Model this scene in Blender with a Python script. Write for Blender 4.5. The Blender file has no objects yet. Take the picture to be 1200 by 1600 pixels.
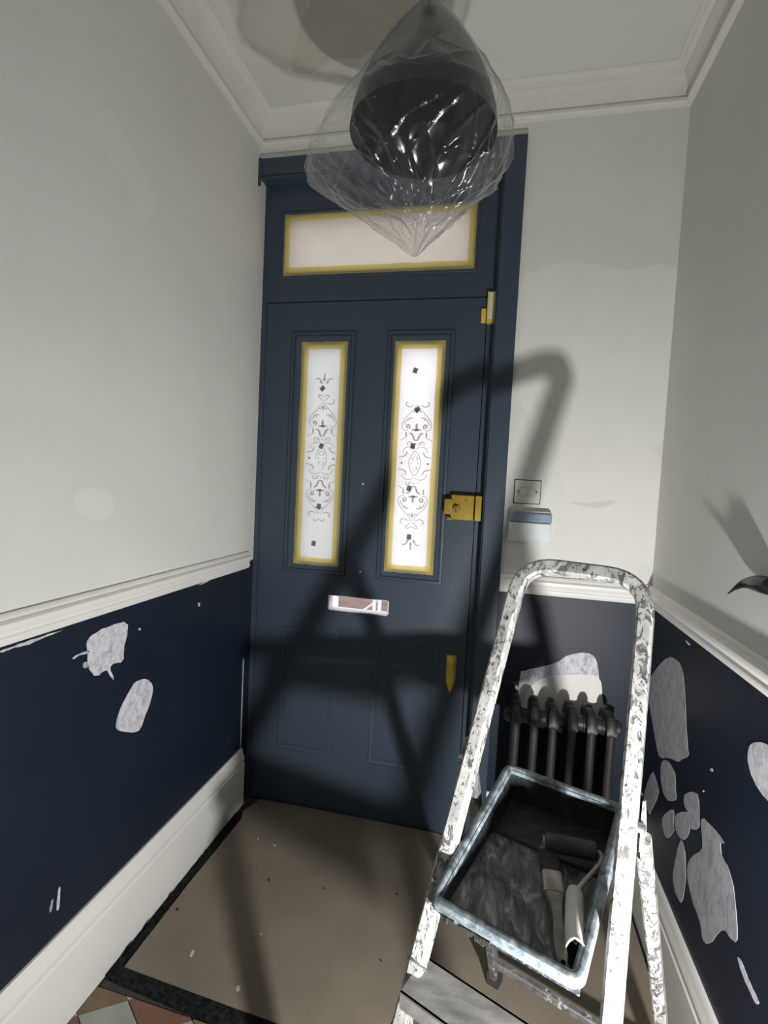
import bpy, bmesh, math, random
from mathutils import Vector, Matrix, noise

random.seed(7)
SC = bpy.context.scene
COL = SC.collection

# ------------------------------------------------------------------ camera
F_PX = 792.8144
YAW, PITCH, ROLL = 0.2159, -0.0581, 0.0499
CAM = Vector((0.9417, -1.824, 1.3256))
fwd = Vector((-math.sin(YAW) * math.cos(PITCH), math.cos(YAW) * math.cos(PITCH), math.sin(PITCH)))
rt0 = Vector((math.cos(YAW), math.sin(YAW), 0))
up0 = rt0.cross(fwd)
cr, sr = math.cos(ROLL), math.sin(ROLL)
RT = cr * rt0 + sr * up0
UP = -sr * rt0 + cr * up0
cam_data = bpy.data.cameras.new('camera')
cam_data.sensor_fit = 'HORIZONTAL'
cam_data.sensor_width = 36
cam_data.lens = F_PX * 36 / 1200
cam_data.clip_start = 0.01
cam = bpy.data.objects.new('camera', cam_data)
COL.objects.link(cam)
m = Matrix((RT, UP, -fwd)).transposed().to_4x4()
m.translation = CAM
cam.matrix_world = m
SC.camera = cam

# ------------------------------------------------------------------ world, lights, exposure
SC.view_settings.view_transform = 'Standard'
SC.view_settings.look = 'None'
SC.view_settings.gamma = 1
SC.view_settings.use_curve_mapping = False
SC.view_settings.exposure = 0.2
world = bpy.data.worlds.new('overcast_sky')
SC.world = world
world.use_nodes = True
bg = world.node_tree.nodes['Background']
bg.inputs[0].default_value = (0.95, 0.97, 1.0, 1)
bg.inputs[1].default_value = 2.05


def area(name, loc, aim, size, power, color=(1, 1, 1), shape='DISK', size_y=None):
    d = bpy.data.lights.new(name, 'AREA')
    d.shape = shape
    d.size = size
    if size_y:
        d.size_y = size_y
    d.energy = power
    d.color = color
    o = bpy.data.objects.new(name, d)
    COL.objects.link(o)
    o.location = loc
    o.rotation_euler = (Vector(aim) - Vector(loc)).to_track_quat('-Z', 'Y').to_euler()
    return o


# low site lamp standing on the floor by the right wall, the lamp that throws the ladder's shadow
LAMP = Vector((1.31, -1.462, 0.60))
area('site_lamp', LAMP, LAMP + Vector((-0.46, 0.86, 0.14)), 0.045, 19, (1.0, 0.99, 0.97))
# unseen fill lamp added at the hall ceiling, behind the viewer
area('hall_fill', (0.73, -2.9, 2.6), (0.73, -2.9, 0), 0.35, 1.8, (1.0, 0.98, 0.95))

W, BACK = 1.4627, -4.2
ZD0, ZD1, ZS, ZB, ZCEIL = 0.9642, 1.029, 0.232, 2.555, 2.656
DY = 0.05                      # door face
X2 = 0.972                     # right edge of the door casing


def on(u, v, axis, val):
    """point of the plane axis=val seen at photo pixel (u, v)"""
    d = RT * ((u - 600) / F_PX) - UP * ((v - 800) / F_PX) + fwd
    t = (val - CAM[axis]) / d[axis]
    return CAM + d * t


def on_plane(u, v, P0, N):
    d = RT * ((u - 600) / F_PX) - UP * ((v - 800) / F_PX) + fwd
    return CAM + d * ((P0 - CAM).dot(N) / d.dot(N))


def at_depth(u, v, dep):
    return CAM + (RT * ((u - 600) / F_PX) - UP * ((v - 800) / F_PX) + fwd) * dep


# ------------------------------------------------------------------ materials
def nodes_of(name):
    mt = bpy.data.materials.new(name)
    mt.use_nodes = True
    nt = mt.node_tree
    return mt, nt, nt.nodes['Principled BSDF']


def tex(nt, kind='ShaderNodeTexNoise', scale=5.0, detail=4.0, rough=0.55, stretch=None, dist=0.0):
    co = nt.nodes.new('ShaderNodeTexCoord')
    n = nt.nodes.new(kind)
    n.inputs['Scale'].default_value = scale
    if 'Detail' in n.inputs:
        n.inputs['Detail'].default_value = detail
    if 'Roughness' in n.inputs:
        n.inputs['Roughness'].default_value = rough
    if 'Distortion' in n.inputs:
        n.inputs['Distortion'].default_value = dist
    if stretch:
        mp = nt.nodes.new('ShaderNodeMapping')
        mp.inputs['Scale'].default_value = stretch[:3]
        if len(stretch) > 3:
            mp.inputs['Rotation'].default_value = stretch[3]
        nt.links.new(co.outputs['Object'], mp.inputs[0])
        nt.links.new(mp.outputs[0], n.inputs['Vector'])
    else:
        nt.links.new(co.outputs['Object'], n.inputs['Vector'])
    return n.outputs[0]


def ramp(nt, src, stops):
    r = nt.nodes.new('ShaderNodeValToRGB')
    el = r.color_ramp.elements
    while len(el) < len(stops):
        el.new(0.5)
    for e, (p, c) in zip(el, stops):
        e.position = p
        e.color = (*c, 1) if not isinstance(c, (int, float)) else (c, c, c, 1)
    nt.links.new(src, r.inputs[0])
    return r.outputs[0]


def mixc(nt, fac, a, b):
    mx = nt.nodes.new('ShaderNodeMix')
    mx.data_type = 'RGBA'
    nt.links.new(fac, mx.inputs[0])
    for i, v in ((6, a), (7, b)):
        if isinstance(v, tuple):
            mx.inputs[i].default_value = (*v, 1)
        else:
            nt.links.new(v, mx.inputs[i])
    return mx.outputs[2]


def bump(nt, bsdf, src, strength, dist=0.002):
    b = nt.nodes.new('ShaderNodeBump')
    b.inputs['Strength'].default_value = strength
    b.inputs['Distance'].default_value = dist
    nt.links.new(src, b.inputs['Height'])
    nt.links.new(b.outputs[0], bsdf.inputs['Normal'])


def simple(name, a, b=None, scale=6, rough=0.6, metal=0.0, bmp=0.0, bscale=120, stretch=None, lo=0.35, hi=0.65, spec=0.5):
    mt, nt, p = nodes_of(name)
    b = b or a
    c = ramp(nt, tex(nt, scale=scale, stretch=stretch), [(lo, a), (hi, b)])
    nt.links.new(c, p.inputs['Base Color'])
    p.inputs['Roughness'].default_value = rough
    p.inputs['Metallic'].default_value = metal
    p.inputs['Specular IOR Level'].default_value = spec
    if bmp:
        bump(nt, p, tex(nt, scale=bscale, detail=3), bmp)
    return mt


M = {}
M['wall'] = simple('off_white_wall_paint', (0.69, 0.69, 0.66), (0.73, 0.73, 0.70), 2.2, 0.75, bmp=0.12, bscale=160, spec=0.25)
M['ceiling'] = simple('ceiling_paint', (0.69, 0.69, 0.655), (0.73, 0.73, 0.695), 2.5, 0.8, bmp=0.15, bscale=150, spec=0.2)
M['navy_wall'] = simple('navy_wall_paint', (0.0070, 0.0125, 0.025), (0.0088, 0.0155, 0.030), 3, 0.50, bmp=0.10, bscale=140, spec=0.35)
M['navy'] = simple('navy_door_paint', (0.040, 0.058, 0.084), (0.045, 0.065, 0.093), 4, 0.42, bmp=0.06, bscale=90, stretch=(1, 1, 0.25), spec=0.4)
M['trim'] = simple('white_trim_paint', (0.76, 0.75, 0.72), (0.80, 0.79, 0.76), 4, 0.42, bmp=0.04, bscale=60)
M['cornice'] = simple('cornice_paint', (0.72, 0.715, 0.67), (0.77, 0.765, 0.72), 8, 0.7, bmp=0.2, bscale=120)
M['plaster_dark'] = simple('bare_plaster_dark', (0.58, 0.565, 0.495), (0.62, 0.605, 0.535), 6, 0.85, bmp=0.15)
M['plaster_light'] = simple('bare_plaster_light', (0.64, 0.63, 0.57), (0.67, 0.66, 0.60), 6, 0.85, bmp=0.15)
M['caulk'] = simple('beige_caulk', (0.45, 0.43, 0.37), (0.50, 0.48, 0.42), 20, 0.8)
M['wall_patch'] = simple('fresh_wall_patch', (0.73, 0.73, 0.70), (0.76, 0.76, 0.73), 5, 0.75, spec=0.25)
M['wall_primer'] = simple('creamy_primer', (0.73, 0.72, 0.675), (0.76, 0.75, 0.705), 4, 0.75, spec=0.25)


def filler(name, light, dark, sc=55):
    mt, nt, p = nodes_of(name)
    n = tex(nt, scale=sc, detail=6, rough=0.7, stretch=(1, 1, 0.55), dist=0.8)
    nt.links.new(ramp(nt, n, [(0.36, dark), (0.55, light)]), p.inputs['Base Color'])
    p.inputs['Roughness'].default_value = 0.8
    bump(nt, p, n, 0.3, 0.001)
    return mt


M['filler'] = filler('white_filler', (0.62, 0.62, 0.66), (0.33, 0.34, 0.39), 60)
M['filler_grey'] = filler('thin_grey_filler', (0.40, 0.40, 0.43), (0.25, 0.255, 0.285), 45)
M['filler_cream'] = simple('cream_filler', (0.72, 0.70, 0.65), (0.76, 0.74, 0.69), 12, 0.8)
M['board'] = simple('brown_floor_sheet', (0.215, 0.183, 0.140), (0.250, 0.214, 0.165), 5, 0.8, bmp=0.25, bscale=70, spec=0.2)
M['mat'] = simple('black_coir', (0.006, 0.0065, 0.007), (0.028, 0.028, 0.028), 90, 0.95, bmp=1.0, bscale=300, spec=0.1)
M['tile_brown'] = simple('buff_tile', (0.16, 0.105, 0.06), (0.22, 0.15, 0.09), 14, 0.6)
M['tile_red'] = simple('terracotta_tile', (0.17, 0.085, 0.055), (0.23, 0.125, 0.08), 14, 0.6)
M['tile_green'] = simple('pale_green_tile', (0.30, 0.335, 0.28), (0.37, 0.40, 0.345), 14, 0.5)
M['grout'] = simple('dark_grout', (0.05, 0.045, 0.04), (0.07, 0.06, 0.05), 20, 0.9)
M['rad'] = simple('cast_iron_grey', (0.026, 0.025, 0.0235), (0.034, 0.033, 0.031), 12, 0.48, metal=0.25, bmp=0.15, bscale=150)
M['rad_dark'] = simple('dull_stay_metal', (0.12, 0.11, 0.10), (0.16, 0.15, 0.14), 12, 0.4, metal=0.8)  # dull grey metal of the wall stay
M['black'] = simple('satin_black_metal', (0.010, 0.010, 0.011), (0.014, 0.014, 0.015), 6, 0.33, metal=0.3)
M['black_in'] = simple('matt_black_inside', (0.004, 0.004, 0.004), (0.006, 0.006, 0.006), 6, 0.9, spec=0.1)
M['brass'] = simple('gold_painted_latch', (0.33, 0.22, 0.035), (0.42, 0.29, 0.06), 25, 0.42, metal=0.75, bmp=0.1, bscale=200)
M['brass_dull'] = simple('dull_brass', (0.28, 0.20, 0.06), (0.40, 0.31, 0.13), 40, 0.35, metal=0.9)
M['white_plastic'] = simple('white_plastic', (0.70, 0.71, 0.67), (0.73, 0.74, 0.70), 5, 0.35)
M['alarm_white'] = simple('alarm_white_plastic', (0.62, 0.67, 0.66), (0.66, 0.71, 0.70), 5, 0.4)
M['alarm_blue'] = simple('alarm_blue_plastic', (0.21, 0.28, 0.37), (0.23, 0.30, 0.40), 5, 0.35)
M['alarm_mark'] = simple('dark_printed_mark', (0.10, 0.13, 0.17), None, 5, 0.6)
M['screw'] = simple('dull_screw', (0.10, 0.095, 0.08), (0.16, 0.15, 0.13), 60, 0.4, metal=0.8)
M['outline_dark'] = simple('outline_dark', (0.012, 0.011, 0.010), None, 5, 0.9)
M['steel'] = simple('scratched_aluminium', (0.42, 0.42, 0.42), (0.56, 0.56, 0.55), 40, 0.35, metal=0.85, bmp=0.1)
M['tread_grey'] = simple('dusty_grey_tread', (0.115, 0.113, 0.105), (0.23, 0.225, 0.21), 14, 0.75, bmp=0.2, bscale=60, stretch=(1, 3, 1))
M['rubber'] = simple('grey_rubber', (0.03, 0.03, 0.03), (0.05, 0.05, 0.05), 20, 0.8)
M['roller_grey'] = simple('grey_roller_plastic', (0.42, 0.41, 0.39), (0.50, 0.49, 0.47), 30, 0.55, bmp=0.1)
M['roller_white'] = simple('white_handle_plastic', (0.50, 0.495, 0.475), (0.66, 0.655, 0.63), 16, 0.45)
M['sleeve'] = simple('painted_foam_sleeve', (0.030, 0.040, 0.042), (0.060, 0.075, 0.078), 30, 0.7, bmp=0.4, bscale=250)
M['bristle'] = simple('dark_bristles', (0.010, 0.011, 0.010), (0.045, 0.042, 0.035), 60, 0.8, stretch=(30, 1, 1))
M['bristle_tip'] = simple('dried_bristle_tips', (0.16, 0.16, 0.14), (0.24, 0.24, 0.21), 80, 0.8)
M['ferrule'] = simple('painted_ferrule', (0.24, 0.21, 0.17), (0.42, 0.40, 0.36), 40, 0.4, metal=0.5)
M['brush_handle'] = simple('smeared_wood_handle', (0.16, 0.155, 0.14), (0.28, 0.27, 0.24), 30, 0.6)
M['brick_out'] = simple('red_brick_paving', (0.11, 0.065, 0.050), (0.17, 0.105, 0.085), 5, 0.9)
M['white_out'] = simple('white_garden_paint', (0.85, 0.85, 0.85), None, 5, 0.6)
M['slot'] = simple('pale_slot_lining', (0.62, 0.60, 0.66), (0.68, 0.66, 0.72), 9, 0.5)
M['fleck'] = simple('white_paint_flake', (0.55, 0.52, 0.46), None, 9, 0.7)
M['fleck_dark'] = simple('dark_grit', (0.045, 0.038, 0.03), None, 9, 0.9)


def ladder_mat(name, thr, spots):
    mt, nt, p = nodes_of(name)
    n1 = tex(nt, scale=62, detail=6, rough=0.70, dist=1.2, stretch=(1, 1, 0.38))
    white = ramp(nt, n1, [(thr, 0.0), (thr + 0.025, 1.0)])
    n2 = tex(nt, scale=95, detail=4, rough=0.65, dist=1.5, stretch=(1, 1, 0.45))
    dark = ramp(nt, n2, [(spots, 0.0), (spots + 0.02, 1.0)])
    metal = ramp(nt, tex(nt, scale=60, detail=2), [(0.3, (0.15, 0.15, 0.15)), (0.7, (0.34, 0.34, 0.335))])
    c1 = mixc(nt, white, metal, ramp(nt, tex(nt, scale=25), [(0.35, (0.36, 0.36, 0.345)), (0.65, (0.60, 0.60, 0.58))]))
    c2 = mixc(nt, dark, c1, (0.018, 0.022, 0.032))
    nt.links.new(c2, p.inputs['Base Color'])
    inv = nt.nodes.new('ShaderNodeMath')
    inv.operation = 'SUBTRACT'
    inv.inputs[0].default_value = 0.55
    nt.links.new(white, inv.inputs[1])
    inv.use_clamp = True
    nt.links.new(inv.outputs[0], p.inputs['Metallic'])
    p.inputs['Roughness'].default_value = 0.42
    bump(nt, p, white, 0.5, 0.0008)
    return mt


M['ladder'] = ladder_mat('paint_splashed_aluminium', 0.455, 0.635)
M['ladder_bare'] = ladder_mat('lightly_splashed_aluminium', 0.58, 0.72)


def tray_mat(name, dark, mid, light, lo, hi, str_, sc=9):
    mt, nt, p = nodes_of(name)
    n1 = tex(nt, scale=sc, detail=6, rough=0.65, dist=1.0, stretch=str_)
    nt.links.new(ramp(nt, n1, [(lo, dark), ((lo + hi) / 2, mid), (hi, light)]), p.inputs['Base Color'])
    p.inputs['Roughness'].default_value = 0.42
    bump(nt, p, n1, 0.25, 0.001)
    return mt


M['tray_in'] = tray_mat('smeared_tray_inside', (0.020, 0.027, 0.028), (0.10, 0.122, 0.118), (0.31, 0.35, 0.335), 0.38, 0.68, (5, 1.6, 2, (0.3, 0.2, 0.5)))
M['tray_well'] = tray_mat('dark_tray_well', (0.010, 0.014, 0.015), (0.025, 0.033, 0.034), (0.11, 0.13, 0.128), 0.42, 0.78, (2, 5, 2))
M['tray_rim'] = tray_mat('worn_tray_rim', (0.07, 0.09, 0.10), (0.20, 0.24, 0.265), (0.44, 0.49, 0.52), 0.36, 0.72, (2, 2, 2), 18)


M['platform'] = tray_mat('paint_caked_platform', (0.015, 0.018, 0.025), (0.07, 0.08, 0.10), (0.50, 0.51, 0.52), 0.42, 0.70, (2, 2, 2), 40)


def trans_mat(name, col, dif=0.0, rough=0.5, gloss=0.05):
    """light-passing sheet: translucent with a little surface diffuse and gloss"""
    mt = bpy.data.materials.new(name)
    mt.use_nodes = True
    nt = mt.node_tree
    nt.nodes.clear()
    out = nt.nodes.new('ShaderNodeOutputMaterial')
    t = nt.nodes.new('ShaderNodeBsdfTranslucent')
    d = nt.nodes.new('ShaderNodeBsdfDiffuse')
    g = nt.nodes.new('ShaderNodeBsdfGlossy')
    g.inputs['Roughness'].default_value = rough
    n = tex(nt, scale=12, detail=2)
    c = ramp(nt, n, [(0.3, tuple(x * 0.96 for x in col)), (0.7, col)])
    nt.links.new(c, t.inputs['Color'])
    nt.links.new(c, d.inputs['Color'])
    a = nt.nodes.new('ShaderNodeMixShader')
    a.inputs[0].default_value = dif
    nt.links.new(t.outputs[0], a.inputs[1])
    nt.links.new(d.outputs[0], a.inputs[2])
    b = nt.nodes.new('ShaderNodeMixShader')
    b.inputs[0].default_value = gloss
    nt.links.new(a.outputs[0], b.inputs[1])
    nt.links.new(g.outputs[0], b.inputs[2])
    nt.links.new(b.outputs[0], out.inputs[0])
    return mt


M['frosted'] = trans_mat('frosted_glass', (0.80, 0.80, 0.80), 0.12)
M['frosted_lit'] = trans_mat('frosted_glass_lit', (0.98, 0.96, 0.97), 0.08)  # same frosted glass, with stronger daylight put into its colour
M['frosted_top'] = trans_mat('frosted_glass_cream', (0.72, 0.68, 0.63), 0.15)
M['etch'] = trans_mat('clear_etched_lines', (0.46, 0.45, 0.43), 0.15, 0.2, 0.06)
M['bevel'] = trans_mat('clear_square_lights', (0.38, 0.38, 0.41), 0.2, 0.2, 0.08)
M['tape'] = trans_mat('yellow_masking_tape', (0.99, 0.91, 0.56), 0.14, 0.5, 0.03)
M['tape_solid'] = simple('yellow_tape_wrap', (0.62, 0.47, 0.045), (0.70, 0.55, 0.08), 20, 0.6, bmp=0.2, bscale=60)
M['tape_pale'] = simple('pale_taped_case', (0.66, 0.62, 0.45), (0.72, 0.69, 0.56), 25, 0.6)


def film_mat():
    mt = bpy.data.materials.new('clear_polythene')
    mt.use_nodes = True
    nt = mt.node_tree
    nt.nodes.clear()
    out = nt.nodes.new('ShaderNodeOutputMaterial')
    tr = nt.nodes.new('ShaderNodeBsdfTransparent')
    tr.inputs[0].default_value = (0.97, 0.97, 0.97, 1)
    gl = nt.nodes.new('ShaderNodeBsdfGlossy')
    gl.inputs['Roughness'].default_value = 0.2
    df = nt.nodes.new('ShaderNodeBsdfDiffuse')
    df.inputs[0].default_value = (0.85, 0.86, 0.86, 1)
    tl = nt.nodes.new('ShaderNodeBsdfTranslucent')
    tl.inputs[0].default_value = (0.85, 0.86, 0.86, 1)
    milk = nt.nodes.new('ShaderNodeMixShader')
    milk.inputs[0].default_value = 0.5
    nt.links.new(df.outputs[0], milk.inputs[1])
    nt.links.new(tl.outputs[0], milk.inputs[2])
    lw = nt.nodes.new('ShaderNodeLayerWeight')
    lw.inputs[0].default_value = 0.5
    def power(k, mul, add):
        p_ = nt.nodes.new('ShaderNodeMath')
        p_.operation = 'POWER'
        p_.inputs[1].default_value = k
        nt.links.new(lw.outputs['Facing'], p_.inputs[0])
        q_ = nt.nodes.new('ShaderNodeMath')
        q_.operation = 'MULTIPLY_ADD'
        q_.inputs[1].default_value = mul
        q_.inputs[2].default_value = add
        nt.links.new(p_.outputs[0], q_.inputs[0])
        return q_
    veil = power(2.2, 0.34, 0.05)
    a = nt.nodes.new('ShaderNodeMixShader')
    nt.links.new(veil.outputs[0], a.inputs[0])
    nt.links.new(tr.outputs[0], a.inputs[1])
    nt.links.new(milk.outputs[0], a.inputs[2])
    b = nt.nodes.new('ShaderNodeMixShader')
    fr = power(4.0, 0.40, 0.05)
    nt.links.new(fr.outputs[0], b.inputs[0])
    nt.links.new(a.outputs[0], b.inputs[1])
    nt.links.new(gl.outputs[0], b.inputs[2])
    nt.links.new(b.outputs[0], out.inputs[0])
    return mt


M['film'] = film_mat()


# ------------------------------------------------------------------ mesh helpers
class MB:
    def __init__(s):
        s.v, s.f, s.mi = [], [], []

    def add(s, vs, fs, mi=0):
        o = len(s.v)
        s.v += [tuple(v) for v in vs]
        s.f += [tuple(i + o for i in f) for f in fs]
        s.mi += [mi] * len(fs)
        return s

    def box(s, x0, x1, y0, y1, z0, z1, mi=0):
        vs = [(x, y, z) for x in (x0, x1) for y in (y0, y1) for z in (z0, z1)]
        return s.add(vs, [(0, 1, 3, 2), (4, 6, 7, 5), (0, 4, 5, 1), (2, 3, 7, 6), (0, 2, 6, 4), (1, 5, 7, 3)], mi)

    def obox(s, o, ax, ay, az, mi=0):
        """box from corner o with edge vectors"""
        o, ax, ay, az = map(Vector, (o, ax, ay, az))
        vs = [o + ax * i + ay * j + az * k for i in (0, 1) for j in (0, 1) for k in (0, 1)]
        return s.add(vs, [(0, 1, 3, 2), (4, 6, 7, 5), (0, 4, 5, 1), (2, 3, 7, 6), (0, 2, 6, 4), (1, 5, 7, 3)], mi)

    def tube(s, pts, r, seg=12, ref=None, square=0.0, ry=None, caps=True, mi=0):
        """swept tube; r is a number or list; square>0 gives a chamfered box section; ref is the section's x axis"""
        pts = [Vector(p) for p in pts]
        rs = r if isinstance(r, (list, tuple)) else [r] * len(pts)
        rings = []
        for i, p in enumerate(pts):
            t = (pts[min(i + 1, len(pts) - 1)] - pts[max(i - 1, 0)]).normalized()
            a = Vector(ref) if ref is not None else (Vector((0, 0, 1)) if abs(t.z) < 0.9 else Vector((1, 0, 0)))
            x = (a - t * a.dot(t)).normalized()
            y = t.cross(x)
            ring = []
            if square:
                hx, hy, c = rs[i], (ry or rs[i]), square * rs[i]
                for (px, py) in ((hx, hy - c), (hx - c, hy), (-hx + c, hy), (-hx, hy - c), (-hx, -hy + c), (-hx + c, -hy), (hx - c, -hy), (hx, -hy + c)):
                    ring.append(p + x * px + y * py)
            else:
                for k in range(seg):
                    an = 2 * math.pi * k / seg
                    ring.append(p + x * rs[i] * math.cos(an) + y * (rs[i] * (ry / rs[0] if ry else 1)) * math.sin(an))
            rings.append(ring)
        n = len(rings[0])
        vs = [v for rg in rings for v in rg]
        fs = []
        for i in range(len(rings) - 1):
            for k in range(n):
                fs.append((i * n + k, i * n + (k + 1) % n, (i + 1) * n + (k + 1) % n, (i + 1) * n + k))
        if caps:
            fs.append(tuple(reversed(range(n))))
            fs.append(tuple((len(rings) - 1) * n + k for k in range(n)))
        return s.add(vs, fs, mi)

    def lathe(s, prof, seg=48, c=(0, 0, 0), mi=0):
        c = Vector(c)
        vs, fs = [], []
        for (r, z) in prof:
            for k in range(seg):
                a = 2 * math.pi * k / seg
                vs.append(c + Vector((r * math.cos(a), r * math.sin(a), z)))
        for i in range(len(prof) - 1):
            for k in range(seg):
                fs.append((i * seg + k, i * seg + (k + 1) % seg, (i + 1) * seg + (k + 1) % seg, (i + 1) * seg + k))
        return s.add(vs, fs, mi)

    def poly(s, pts, n, t, mi=0):
        """flat polygon with thickness t along n"""
        n = Vector(n)
        pts = [Vector(p) for p in pts]
        k = len(pts)
        vs = pts + [p + n * t for p in pts]
        fs = [tuple(range(k)), tuple(range(2 * k - 1, k - 1, -1))]
        fs += [(i, i + k, (i + 1) % k + k, (i + 1) % k) for i in range(k)]
        return s.add(vs, fs, mi)

    def build(s, name, mats, parent=None, smooth=False, bevel=0.0, fix=True):
        me = bpy.data.meshes.new(name)
        me.from_pydata(s.v, [], s.f)
        mats = mats if isinstance(mats, (list, tuple)) else [mats]
        for mt in mats:
            me.materials.append(M[mt] if isinstance(mt, str) else mt)
        for p, i in zip(me.polygons, s.mi):
            p.material_index = i
            p.use_smooth = smooth
        if fix:
            b = bmesh.new()
            b.from_mesh(me)
            bmesh.ops.recalc_face_normals(b, faces=b.faces)
            b.to_mesh(me)
            b.free()
        if smooth:
            try:
                me.set_sharp_from_angle(angle=math.radians(40))
            except Exception:
                pass
        o = bpy.data.objects.new(name, me)
        COL.objects.link(o)
        if bevel:
            bv = o.modifiers.new('bevel', 'BEVEL')
            bv.width = bevel
            bv.segments = 2
            bv.limit_method = 'ANGLE'
        if parent is not None:
            o.parent = parent
            pm = parent.matrix_basis.copy()
            if parent.parent is not None:
                pm = parent.parent.matrix_basis @ parent.matrix_parent_inverse @ pm
            o.matrix_parent_inverse = pm.inverted()
        return o


def tag(o, label=None, cat=None, group=None, kind=None):
    for k, v in (('label', label), ('category', cat), ('group', group), ('kind', kind)):
        if v:
            o[k] = v
    return o


def thing(name, label, cat, loc=(0, 0, 0), group=None, kind=None):
    o = bpy.data.objects.new(name, None)
    COL.objects.link(o)
    o.empty_display_size = 0.05
    o.location = loc
    return tag(o, label, cat, group, kind)


def extrude_path(prof, path, closed_ends=True):
    """profile (p, z) swept along a floor-plan path; the profile's p goes to the path's left-hand normal, mitred"""
    pts = [Vector((a, b, 0)) for a, b in path]
    mb = MB()
    rows = []
    for i, q in enumerate(pts):
        d0 = (q - pts[i - 1]).normalized() if i else None
        d1 = (pts[i + 1] - q).normalized() if i < len(pts) - 1 else None
        n0 = Vector((-d0.y, d0.x, 0)) if d0 else None
        n1 = Vector((-d1.y, d1.x, 0)) if d1 else None
        if n0 and n1:
            nn = (n0 + n1) / (1 + n0.dot(n1))
        else:
            nn = n0 or n1
        rows.append([q + nn * p + Vector((0, 0, z)) for p, z in prof])
    k = len(prof)
    vs = [v for r in rows for v in r]
    fs = []
    for i in range(len(rows) - 1):
        for j in range(k):
            fs.append((i * k + j, i * k + (j + 1) % k, (i + 1) * k + (j + 1) % k, (i + 1) * k + j))
    fs.append(tuple(range(k)))
    fs.append(tuple((len(rows) - 1) * k + j for j in range(k)))
    return mb.add(vs, fs)


def grid_slab(xs, zs, holes, y0, y1):
    """upright slab y0..y1 on the grid xs*zs with cells (i,j) in holes left out"""
    mb = MB()
    idx = {}

    def V(i, j, s):
        if (i, j, s) not in idx:
            idx[(i, j, s)] = len(mb.v)
            mb.v.append((xs[i], (y0, y1)[s], zs[j]))
        return idx[(i, j, s)]
    solid = lambda i, j: 0 <= i < len(xs) - 1 and 0 <= j < len(zs) - 1 and (i, j) not in holes
    for i in range(len(xs) - 1):
        for j in range(len(zs) - 1):
            if not solid(i, j):
                continue
            for s in (0, 1):
                mb.f.append((V(i, j, s), V(i + 1, j, s), V(i + 1, j + 1, s), V(i, j + 1, s)))
            for (di, dj, a, b) in ((-1, 0, (0, 0), (0, 1)), (1, 0, (1, 0), (1, 1)), (0, -1, (0, 0), (1, 0)), (0, 1, (0, 1), (1, 1))):
                if not solid(i + di, j + dj):
                    mb.f.append((V(i + a[0], j + a[1], 0), V(i + b[0], j + b[1], 0), V(i + b[0], j + b[1], 1), V(i + a[0], j + a[1], 1)))
    mb.mi = [0] * len(mb.f)
    return mb


def rect_sweep(x0, x1, z0, z1, prof):
    """moulding swept round a rectangle: prof is a list of (inset, y)"""
    mb = MB()
    k = len(prof)
    vs, fs = [], []
    for (cx, cz, sx, sz) in ((x0, z0, 1, 1), (x1, z0, -1, 1), (x1, z1, -1, -1), (x0, z1, 1, -1)):
        for (ins, y) in prof:
            vs.append((cx + sx * ins, y, cz + sz * ins))
    for c in range(4):
        d = (c + 1) % 4
        for j in range(k - 1):
            fs.append((c * k + j, d * k + j, d * k + j + 1, c * k + j + 1))
    return mb.add(vs, fs)


def smooth_outline(pts, rough=0.0, sub=3, seed=0):
    """closed outline -> finer Catmull-Rom outline with a little ragged noise (2-D pixel units)"""
    rnd = random.Random(seed)
    n, out = len(pts), []
    for i in range(n):
        p0, p1, p2, p3 = (pts[(i + k - 1) % n] for k in range(4))
        for s in range(sub):
            t = s / sub
            q = []
            for a in range(2):
                q.append(0.5 * (2 * p1[a] + (p2[a] - p0[a]) * t + (2 * p0[a] - 5 * p1[a] + 4 * p2[a] - p3[a]) * t * t + (3 * p1[a] - p0[a] - 3 * p2[a] + p3[a]) * t ** 3) + rnd.uniform(-rough, rough))
            out.append(tuple(q))
    return out


def patch(name, pts, axis, val, nrm, mat, parent, t=0.0008, rough=0.4, sub=3, off=0.0, seed=1):
    P = [on(u, v, axis, val) for u, v in smooth_outline(pts, rough, sub, seed)]
    n = Vector(nrm)
    P = [p + n * off for p in P]
    return MB().poly(P, n, t).build(name, mat, parent)


# ------------------------------------------------------------------ room shell
fl = MB().box(-0.15, W + 0.15, BACK - 0.1, 0.11, -0.12, -0.008)
floor = fl.build('floor', 'grout')
tag(floor, 'hall floor under the tiles and the brown sheet', 'floor', kind='structure')
ce = MB().box(-0.15, W + 0.15, BACK - 0.1, 0.15, ZCEIL, ZCEIL + 0.1)
ceiling = tag(ce.build('ceiling', 'ceiling'), 'white painted ceiling with bare plaster stains above the lamp', 'ceiling', kind='structure')


def side_wall(name, x0, x1, label):
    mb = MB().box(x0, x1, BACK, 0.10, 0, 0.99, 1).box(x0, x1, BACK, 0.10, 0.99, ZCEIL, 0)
    return tag(mb.build(name, ['wall', 'navy_wall']), label, 'wall', kind='structure')


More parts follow.
